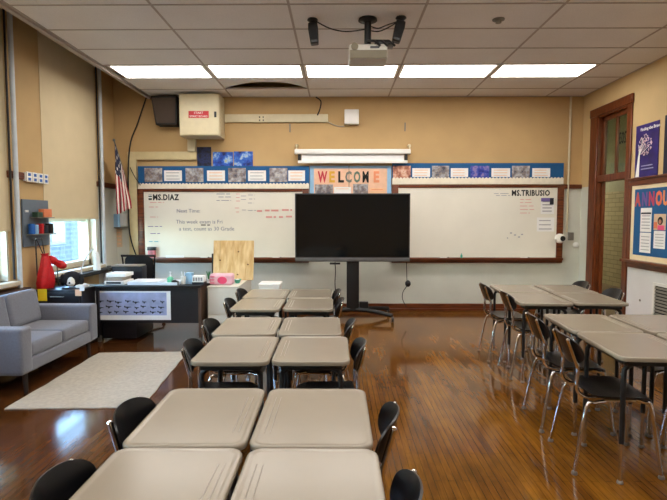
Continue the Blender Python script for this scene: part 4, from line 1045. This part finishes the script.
# poster taped on the desk front
px0, pz1 = at(95, 291, TY0+0.058); px1, pz0 = at(171, 320, TY0+0.058)
t = thing('desk_poster', 'poster of rows of small dark aircraft taped to the teacher desk front', 'poster', ((px0+px1)/2, TY0+0.06, pz0))
yp = TY0+0.0585
b = MB(); b.box(px0, px1, yp-0.003, yp, pz0, pz1); b.build('sheet', M['white_paper'], t)
b = MB(); b.box(px0+0.02, px1-0.05, yp-0.004, yp-0.003, pz0+0.06, pz1-0.02); b.build('picture', M['plane_poster'], t)
rng = random.Random(3)
for r_ in range(3):
    for k in range(8):
        x = px0+0.07+k*(px1-px0-0.18)/7+rng.uniform(-.02, .02); z = pz0+0.095+0.068*r_+rng.uniform(-.01, .01); l = rng.uniform(.025, .05); yq = yp-0.0045
        b = MB(); b.prism([(x-l, z+.016), (x-l, z-.003), (x-l*.4, z-.006), (x-l*.3, z-.022), (x-l*.1, z-.021), (x+l*.15, z-.006), (x+l, z), (x+l*.7, z+.006), (x-l*.6, z+.007), (x-l*.85, z+.018)], yq-0.0005, yq+0.0005, 'Y')
        b.build('aircraft', M['navy'], t, smooth=False)
# black drawer unit left of the desk
t = thing('drawer_unit', 'black drawer unit between the sofa and the teacher desk', 'drawers', (-3.3, 6.1, 0))
b = MB(); b.box(-3.60, -3.05, 5.86, 6.40, 0, 0.70, r=0.01); b.build('body', M['desk_black'], t)
for z in (0.08, 0.28, 0.48):
    b = MB(); b.box(-3.58, -3.07, 5.845, 5.86, z, z+0.185, r=0.005); d_ = b.build('drawer', M['desk_black'], t)
    h_ = MB(); h_.tube([(-3.40, 5.845, z+0.14), (-3.40, 5.825, z+0.14), (-3.25, 5.825, z+0.14), (-3.25, 5.845, z+0.14)], 0.006, 8); h_.build('handle', M['grey_metal'], d_)
def q_box(name, u0, u1, v0, v1, y, dep, mats, lab, cat, z=None, r=0.006, group=None, tilt=0):
    """box of the size seen, standing at z on a surface"""
    x0, z1 = at(u0, v0, y); x1, z0 = at(u1, v1, y); h = z1-z0
    z = z0 if z is None else z
    b = MB(); b.box(x0, x1, y, y+dep, z, z+h, r=r)
    return tag(b.build(name, mats), lab, cat, group)
q_box('sticky_note', 75, 81.5, 289.5, 296, 5.842, 0.002, M['peach_line'], 'yellow sticky note on the black drawer unit', 'note', r=0)
q_box('sticky_note', 79.5, 84.5, 287.5, 291, 5.841, 0.002, M['white_paper'], 'white label beside the yellow note on the black drawer unit', 'note', r=0)
# papers and books
for k, (v0, dx, m, lab) in enumerate(((286, 0, M['white_paper'], 'lowest white paper stack on the left end of the teacher desk'), (281.5, 0.02, M['book_a'], 'middle paper stack on the left end of the teacher desk'), (277.5, 0.0, M['white_paper'], 'topmost white paper stack on the left end of the teacher desk'))):
    b = MB(); z = TZ+0.046*k; b.box(-2.93+dx, -2.68-dx*1.5, 6.20+0.02*k, 6.50, z, z+0.044, r=0.006); tag(b.build('paper_stack', m), lab, 'paper stack', 'paper stacks on the desk')
b = MB(); b.box(-2.90, -2.72, 6.193, 6.199, TZ+0.012, TZ+0.035); tag(b.build('book_spine_card', M['navy']), 'dark blue card against the lowest paper stack', 'card')
b = MB(); b.X = Matrix.Translation((-2.60, 6.35, TZ)) @ Matrix.Rotation(R(0), 4, 'Z'); b.box(-0.03, 0.36, -0.17, 0.16, 0, 0.040, r=0.003); tag(b.build('paper_stack', M['paper_blue']), 'low wide white paper pile in the middle of the teacher desk', 'paper stack', 'paper stacks on the desk')
b = MB(); b.X = Matrix.Translation((-2.42, 6.27, TZ+0.040)) @ Matrix.Rotation(R(8), 4, 'Z'); b.box(-0.0, 0.16, -0.10, 0.12, 0, 0.004); tag(b.build('loose_paper', M['white_paper']), 'loose white sheet on the low paper pile', 'paper')
b = MB(); b.X = Matrix.Translation((-2.10, 6.33, TZ)) @ Matrix.Rotation(R(-4), 4, 'Z'); b.box(-0.125, 0.11, -0.17, 0.15, 0, 0.034, r=0.003); tag(b.build('paper_stack', M['paper_blue']), 'white paper pile left of the green pump bottle', 'paper stack', 'paper stacks on the desk')
def bottle(name, x, y, z, prof, m, lab, cat, cap=None):
    t = thing(name, lab, cat, (x, y, z)); b = MB(); b.lathe([(r, z+h) for r, h in prof], (x, y, 0), 'Z', 16); b.build('body', m, t)
    if cap: b = MB(); b.lathe([(r, z+h) for r, h in cap[0]], (x, y, 0), 'Z', 14); b.build('cap', cap[1], t)
    return t
x = at(170, 280, 6.2)[0]
t = bottle('sanitizer_bottle', x, 6.21, TZ, [(0.035, 0), (0.038, 0.01), (0.038, 0.085), (0.014, 0.105)], M['sanitizer'], 'green pump bottle on the right part of the teacher desk', 'bottle', ([(0.013, 0.105), (0.013, 0.125), (0.006, 0.13), (0.006, 0.15), (0.015, 0.152), (0.012, 0.165)], M['white']))
t = thing('stapler', 'small black stapler beside the green pump bottle', 'stapler', (at(175.5, 284, 6.2)[0], 6.19, TZ)); x = t.location.x
b = MB(); b.box(x-0.04, x+0.04, 6.17, 6.21, TZ, TZ+0.015, r=0.004); b.build('base', M['black'], t)
b = MB(); b.loft([[(x-0.04, 6.172, TZ+0.016), (x+0.04, 6.172, TZ+0.016), (x+0.04, 6.172, TZ+0.045), (x+0.0, 6.172, TZ+0.065), (x-0.04, 6.172, TZ+0.055)], [(x-0.04, 6.208, TZ+0.016), (x+0.04, 6.208, TZ+0.016), (x+0.04, 6.208, TZ+0.045), (x+0.0, 6.208, TZ+0.065), (x-0.04, 6.208, TZ+0.055)]]); b.build('arm', M['black'], t)
x = at(182.8, 280, 6.25)[0]
t = thing('pen_cup', 'white pen cup with pens on the teacher desk', 'cup', (x, 6.27, TZ))
b = MB(); b.lathe([(0.028, TZ), (0.033, TZ+0.10), (0.029, TZ+0.10), (0.025, TZ+0.01)], (x, 6.27, 0), 'Z', 16); b.build('cup', M['white'], t)
t0_ = thing('pen', 'white pen leaning left in the white pen cup', 'pen', (x, 6.27, TZ+0.1), 'pens in the cup'); b = MB(); b.tube([(x, 6.27, TZ+0.02), (x-0.022, 6.27, TZ+0.16)], 0.006, 8); b.build('barrel', M['white'], t0_)
t0_ = thing('pen', 'pale pen leaning right in the white pen cup', 'pen', (x, 6.27, TZ+0.1), 'pens in the cup'); b = MB(); b.tube([(x, 6.268, TZ+0.02), (x+0.02, 6.265, TZ+0.155)], 0.006, 8); b.build('barrel', M['paper_blue'], t0_)
q_box('wipes_box', 185, 192, 274, 285, 6.28, 0.09, M['light_blue'], 'light blue wipes packet on the teacher desk right of the pens', 'packet', z=TZ)
x0 = at(192, 280, 6.22)[0]; x1 = at(204, 280, 6.22)[0]
t = thing('tissue_box', 'white and navy box near the right end of the teacher desk', 'box', ((x0+x1)/2, 6.27, TZ))
b = MB(); b.box(x0, x1, 6.22, 6.33, TZ, TZ+0.03); b.build('navy_base', M['navy'], t)
b = MB(); b.box(x0+0.003, x1-0.003, 6.221, 6.33, TZ+0.03, TZ+0.11, r=0.006); b.build('box_body', M['white_paper'], t)
b = MB()
for k in range(4): b.box(x0+0.012+0.032*k, x0+0.034+0.032*k, 6.218, 6.222, TZ+0.045, TZ+0.09)
b.build('printed_panel', M['photo'], t)
x = at(206.5, 276, 6.3)[0]
t = thing('small_plant', 'green leafy tuft at the right end of the teacher desk', 'plant', (x, 6.4, TZ))
b = MB(); b.lathe([(0.02, TZ), (0.024, TZ+0.05), (0.02, TZ+0.05), (0.018, TZ+0.01)], (x, 6.4, 0), 'Z', 12); b.build('pot', M['white'], t)
b = MB()
for k in range(9):
    a = k*0.7; b.tube([(x, 6.4, TZ+0.04), (x+0.012*math.cos(a), 6.4+0.012*math.sin(a), TZ+0.10), (x+0.03*math.cos(a), 6.4+0.03*math.sin(a), TZ+0.15)], 0.006, 5, 2, r1=0.002)
b.build('leaf', mat('leaf_green', (60, 130, 70), 0.5), t)
# desk lamp, plush, dark box, office chair
x = -3.20; y = 6.20
t = thing('desk_lamp', 'white bent-neck lamp standing before the left window', 'lamp', (x, y, 0.70))
b = MB(); b.lathe([(0.075, 0.70), (0.075, 0.715), (0.02, 0.73)], (x, y, 0), 'Z', 18); b.build('base', M['lamp_w'], t)
b = MB(); b.tube([(x, y, 0.72), (x-0.01, y, 0.90), (x+0.05, y, 1.05), (x+0.14, y, 1.16), (x+0.18, y, 1.12)], 0.009, 8, 5); b.build('neck', M['lamp_w'], t)
b = MB(); b.lathe([(0.016, 1.13), (0.03, 1.10), (0.045, 0.90), (0.040, 0.90), (0.02, 1.08)], (x+0.185, y, 0), 'Z', 16); b.build('lamp_shade', M['lamp_w'], t)
x, y, z = -3.28, 6.10, 0.70
t = thing('plush_toy', 'black and white plush dog head on the black drawer unit', 'soft toy', (x, y, z))
b = MB(); b.ball((x, y, z+0.10), 0.10, 18, 1.15, 1.0, 0.98); b.build('head', M['plush_black'], t)
b = MB(); b.ball((x+0.03, y-0.075, z+0.075), 0.05, 14, 0.9, 0.9, 1.25); b.ball((x+0.035, y-0.10, z+0.055), 0.036, 12, 1.3, 1.0, 0.9); b.build('muzzle', M['plush_white'], t)
b = MB(); b.ball((x+0.04, y-0.135, z+0.068), 0.012, 8); b.build('nose', M['plush_black'], t)
for s in (-1, 1): b = MB(); b.ball((x+s*0.115, y+0.0, z+0.09), 0.05, 12, 0.55, 0.8, 1.5); b.build('ear', M['plush_black'], t)
b = MB(); b.box(-3.20, -3.09, 6.02, 6.14, 0.70, 0.735, r=0.01); tag(b.build('tape_pad', M['white_paper']), 'white pad at the foot of the white lamp', 'pad')
t = thing('desk_organizer', 'dark navy box organizer at the back of the teacher desk', 'organizer', (-2.85, 6.7, TZ))
b = MB(); b.box(-3.02, -2.62, 6.62, 6.80, TZ, TZ+0.19, r=0.008); b.build('case', M['navy'], t)
b = MB(); b.box(-3.02, -2.64, 6.60, 6.82, TZ+0.19, TZ+0.205, r=0.004); b.build('lid', M['book_a'], t)
x, y = -2.86, 7.25
t = thing('office_chair', 'black mesh-back office chair behind the teacher desk', 'chair', (x, y, 0))
b = MB(); b.box(x-0.24, x+0.24, y-0.24, y+0.22, 0.44, 0.52, r=0.035, seg=3); b.build('seat', M['black_matte'], t)
def ob(a, c): return (x+0.05+0.20*c*(1-0.12*(a < 0)*(-a)), y-0.27-0.04*a+0.05*c*c, 0.80+0.215*a), (0, -1, 0.1)
b = MB(); b.shell(ob, 10, 10, 0.012, 6); b.build('backrest', M['mesh_black'], t)
b = MB(); b.tube([(x-0.19, y-0.265, 1.02), (x+0.29, y-0.265, 1.02)], 0.016, 8); b.tube([(x-0.18, y-0.26, 1.02), (x-0.15, y-0.22, 0.60)], 0.012, 8); b.tube([(x+0.28, y-0.26, 1.02), (x+0.25, y-0.22, 0.60)], 0.012, 8); b.tube([(x-0.15, y-0.22, 0.60), (x+0.05, y-0.18, 0.56), (x+0.25, y-0.22, 0.60)], 0.012, 8, 3); b.tube([(x+0.05, y-0.18, 0.56), (x+0.02, y-0.1, 0.45)], 0.02, 8); b.build('back_frame', M['black'], t)
b = MB(); b.tube([(x, y, 0.44), (x, y, 0.12)], 0.03, 12); b.build('gas_lift', M['black'], t)
for k in range(5):
    a = R(72*k+20); e = (x+0.28*math.cos(a), y+0.28*math.sin(a))
    b = MB(); b.tube([(x, y, 0.14), (e[0], e[1], 0.085)], 0.024, 8, r1=0.016); f = b.build('foot', M['black'], t)
    b = MB(); b.ball((e[0], e[1], 0.031), 0.03, 10); b.tube([(e[0], e[1], 0.04), (e[0], e[1], 0.085)], 0.009, 6); b.build('caster', M['black'], f)
# white cabinet with tissues, pine board
CX0, CX1, CY0, CY1, CZ = -1.655, -1.27, 6.28, 7.28, 0.685
t = thing('low_cabinet', 'off-white low cabinet right of the teacher desk', 'cabinet', ((CX0+CX1)/2, (CY0+CY1)/2, 0))
b = MB(); b.box(CX0, CX1, CY0, CY1, 0, CZ-0.02, r=0.006); b.build('body', M['cabinet_w'], t)
b = MB(); b.box(CX0-0.006, CX1+0.006, CY0-0.012, CY1, CZ-0.02, CZ, r=0.005); b.build('top', M['cabinet_w'], t)
b = MB(); b.box(CX0+0.015, CX1-0.015, CY0-0.014, CY0, 0.04, 0.32, r=0.004); b.build('drawer', M['cabinet_w'], t)
b = MB(); b.box(CX0+0.015, CX1-0.015, CY0-0.014, CY0, 0.335, 0.655, r=0.004); b.build('drawer', M['cabinet_w'], t)
b = MB(); zt_ = at(230, 240.5, 7.0)[1]
xa, xb = at(213.5, 270, 6.95)[0], at(253.8, 270, 6.95)[0]
for k in range(6):
    w_ = (xb-xa)/6; b.X = Matrix.Translation((0, 6.9, CZ)) @ Matrix.Rotation(R(-9), 4, 'X'); b.box(xa+w_*k+0.001, xa+w_*(k+1)-0.0005, 0.0, 0.02, 0.003, (zt_-CZ)/math.cos(R(9)), r=0.002, seg=1)
b.X = Matrix.Translation((0, 6.9, CZ)) @ Matrix.Rotation(R(-9), 4, 'X')
for kx, kz in ((0.62, 0.40), (0.61, 0.08), (0.17, 0.28), (0.86, 0.22)): b.lathe([(0.012, 0.001), (0.010, -0.0012), (0.001, -0.0014)], (xa+(xb-xa)*kx, 0, kz), 'Y', 12, mi=1, sy=1.0)
b.X = Matrix.Identity(4)
o = tag(b.build('pine_board', [M['pine'], mat('pine_knot', (96, 56, 30), 0.6)]), 'knotty pine plank panel standing upright on the off-white cabinet', 'board')
b = MB(); b.box(xa-0.05, xb-0.12, 7.05, 7.12, CZ, CZ+0.36, r=0.008); tag(b.build('dark_panel', M['black_matte']), 'black panel standing behind the pine board', 'panel')
x0 = at(209.5, 280, 6.4)[0]; x1 = at(232.5, 280, 6.4)[0]
t = thing('tissue_pack', 'pink plastic-wrapped tissue pack on the off-white cabinet', 'tissue pack', ((x0+x1)/2, 6.45, CZ))
b = MB(); b.box(x0, x1, 6.38, 6.56, CZ, CZ+0.145, r=0.035, seg=3); b.build('wrap', M['pink'], t)
b = MB(); b.lathe([(0.001, 6.374), (0.045, 6.375), (0.05, 6.384)], ((x0+x1)/2+0.02, 0, CZ+0.065), 'Y', 16, sx=1, sy=1.3); b.build('printed_rose', M['hot_pink'], t)
b = MB()
for k in range(3): b.box(x0+0.012, x0+0.07, 6.376, 6.384, CZ+0.025+0.04*k, CZ+0.036+0.04*k)
b.build('printed_label', M['hot_pink'], t)
x = at(237.5, 279, 6.6)[0]
t = thing('bowl', 'small teal bowl right of the pink tissue pack', 'bowl', (x, 6.6, CZ))
b = MB(); b.lathe([(0.025, CZ), (0.03, CZ+0.008), (0.05, CZ+0.05), (0.054, CZ+0.052), (0.046, CZ+0.045), (0.02, CZ+0.012)], (x, 6.6, 0), 'Z', 20); b.build('shell', M['teal'], t)
b = MB(); b.ball((x, 6.6, CZ+0.035), 0.034, 12, sz=0.7); b.build('filling', M['white_paper'], t)
# white box behind the far tables
q0 = at(258, 284, 6.25); q1 = at(280, 284, 6.25)
t = thing('storage_box', 'white box standing behind the far left-hand desks', 'box', ((q0[0]+q1[0])/2, 6.35, 0))
b = MB(); b.box(q0[0]+0.01, q1[0]-0.01, 6.26, 6.55, 0, q0[1]-0.03, r=0.008); b.build('body', M['white'], t)
b = MB(); b.box(q0[0], q1[0], 6.25, 6.56, q0[1]-0.03, q0[1], r=0.008); b.build('lid', M['white'], t)

# ------------------------------------------------------------------ window pier: tool panel, bag, bow
PX = XL+0.012
t = thing('pegboard', 'grey-blue hanging panel with hooks on the pier between the windows', 'tool panel', (XL, 6.05, 1.2))
b = MB(); b.box(PX, PX+0.02, 5.80, 6.32, 1.21, 1.77, r=0.004); b.build('panel', M['peg'], t)
for yy in (5.95, 6.07):
    b = MB(); b.tube([(PX+0.02, yy, 1.29), (PX+0.06, yy, 1.285), (PX+0.07, yy, 1.31)], 0.006, 8, 3); b.build('hook', M['chrome'], t)
for z, y0, y1 in ((1.56, 5.92, 6.28), (1.36, 5.84, 6.30)):
    b = MB(); b.box(PX+0.02, PX+0.12, y0, y1, z-0.012, z, r=0.003); b.build('shelf', M['grey_metal'], t)
b = MB(); b.cbox((PX+0.024, 5.87, 1.63), (0.008, 0.06, 0.025), 0.003); b.build('label', M['white'], t)
def pb(name, y0, y1, z0, h, m, lab, cat):
    b = MB(); b.box(PX+0.035, PX+0.105, y0, y1, z0, z0+h, r=0.008); tag(b.build(name, m), lab, cat)
pb('tape_box', 6.08, 6.25, 1.5605, 0.10, M['orange'], 'orange box on the upper shelf of the grey-blue panel', 'box')
pb('clip_box', 5.95, 6.06, 1.5605, 0.06, M['green'], 'dark green box on the upper shelf of the grey-blue panel', 'box')
def pcup(y, r, h, m, lab, cat, nm):
    t = thing(nm, lab, cat, (PX+0.07, y, 1.3605)); b = MB(); b.lathe([(r*0.9, 1.3605), (r, 1.37), (r, 1.3605+h), (r*0.85, 1.3605+h), (r*0.8, 1.38)], (PX+0.07, y, 0), 'Z', 14); b.build('body', m, t)
pcup(5.88, 0.036, 0.12, M['blue'], 'blue cup on the lower shelf of the grey-blue panel', 'cup', 'tool_cup')
pcup(5.96, 0.030, 0.11, M['light_blue'], 'pale blue cup beside the blue cup on the panel', 'cup', 'tool_cup')
pb('small_box', 6.02, 6.07, 1.3605, 0.12, M['red'], 'narrow red box on the lower shelf of the grey-blue panel', 'box')
pcup(6.13, 0.045, 0.10, M['navy'], 'navy cup on the lower shelf of the grey-blue panel', 'cup', 'tool_cup')
pcup(6.24, 0.045, 0.12, M['black'], 'black cup at the right end of the lower panel shelf', 'cup', 'tool_cup')
# four white flip digits above the panel
t = thing('number_rack', 'row of four white framed blue number tiles above the grey-blue panel', 'number rack', (XL, 6.08, 1.98))
b = MB(); b.box(PX, PX+0.03, 5.86, 6.31, 1.985, 2.085, r=0.004); b.build('holder', M['white'], t)
for k in range(4):
    y = 5.915+0.113*k
    c = MB(); c.box(PX+0.03, PX+0.045, y-0.05, y+0.05, 1.975, 2.095, r=0.006); f = c.build('tile', M['white'], t)
    for z in (2.008, 2.062):
        w = MB(); w.box(PX+0.044, PX+0.047, y-0.026, y+0.026, z-0.017, z+0.017, r=0.003, seg=1); w.build('window', M['blue'], f)
# drawstring bag
by, bxx = 6.03, PX+0.125
t = thing('drawstring_bag', 'red drawstring bag hanging from a hook under the grey-blue panel', 'bag', (bxx, by, 0.67))
b = MB(); rings = []
for q, (w, dp, z) in enumerate(((0.09, 0.05, 0.80), (0.13, 0.075, 0.83), (0.14, 0.08, 0.90), (0.115, 0.065, 1.02), (0.075, 0.045, 1.13), (0.045, 0.03, 1.20), (0.035, 0.025, 1.23), (0.05, 0.035, 1.25))):
    rings.append([(bxx+(dp+0.012*math.sin(5*a+q))*math.sin(a), by+(w+0.010*math.sin(7*a+q*0.7))*math.cos(a), z-0.13) for a in [2*math.pi*k/28 for k in range(28)]])
b.loft(rings); b.build('sack', M['red'], t, ang=70)
b = MB(); b.tube([(bxx, by, 1.09), (PX+0.075, 6.065, 1.27), (PX+0.065, 6.07, 1.30)], 0.006, 6, 3); b.tube([(bxx, by-0.02, 1.09), (PX+0.075, 5.97, 1.27), (PX+0.065, 5.95, 1.30)], 0.006, 6, 3); b.tube([(PX+0.065, 5.95, 1.295), (PX+0.08, 5.93, 1.1), (PX+0.09, 5.92, 0.86)], 0.008, 6, 3); b.build('drawstring', M['black_matte'], t)
# red mitten
x, y, z = -3.54, 6.22, 1.00
t = thing('red_bow', 'puffy red fabric bow propped at the left window sill', 'bow', (x, y, 0.7))
b = MB(); b.X = Matrix.Translation((x, y, z)) @ Matrix.Rotation(R(28), 4, 'Y')
b.ball((-0.05, 0, 0), 0.062, 16, 1.3, 0.8, 0.8); b.ball((0.07, 0, 0.0), 0.06, 16, 1.25, 0.8, 0.85); b.ball((0.01, -0.01, 0), 0.04, 12); b.build('loops', M['red'], t)
b = MB(); b.tube([(x, y+0.02, z-0.02), (x+0.01, y+0.02, 0.701)], 0.006, 6); b.build('stick', M['green'], t)
q_box('yellow_paper', 37.5, 47.0, 289, 301, 5.8405, 0.004, M['yellow'], 'yellow sheet of paper on the black drawer unit below the red bag', 'paper', r=0)

# ------------------------------------------------------------------ world, camera, view
w = bpy.data.worlds.new('sky'); sc.world = w; w.use_nodes = True
nt = w.node_tree; bg = nt.nodes['Background']
sky = nt.nodes.new('ShaderNodeTexSky'); sky.sky_type = 'NISHITA'; sky.sun_disc = False; sky.sun_elevation = R(48); sky.sun_rotation = R(120)
nt.links.new(sky.outputs[0], bg.inputs['Color']); bg.inputs['Strength'].default_value = 5.0
cam = bpy.data.cameras.new('camera'); cam.sensor_width = 36; cam.lens = F_PX/667*36; cam.clip_start = 0.05
co = bpy.data.objects.new('camera', cam); C.objects.link(co); co.location = (0, 0, HC)
co.rotation_euler = (R(90)-PITCH, 0, YAW)
sc.camera = co
vs = sc.view_settings
vs.view_transform = 'Standard'; vs.look = 'None'; vs.gamma = 1; vs.use_curve_mapping = False; vs.exposure = 0.52
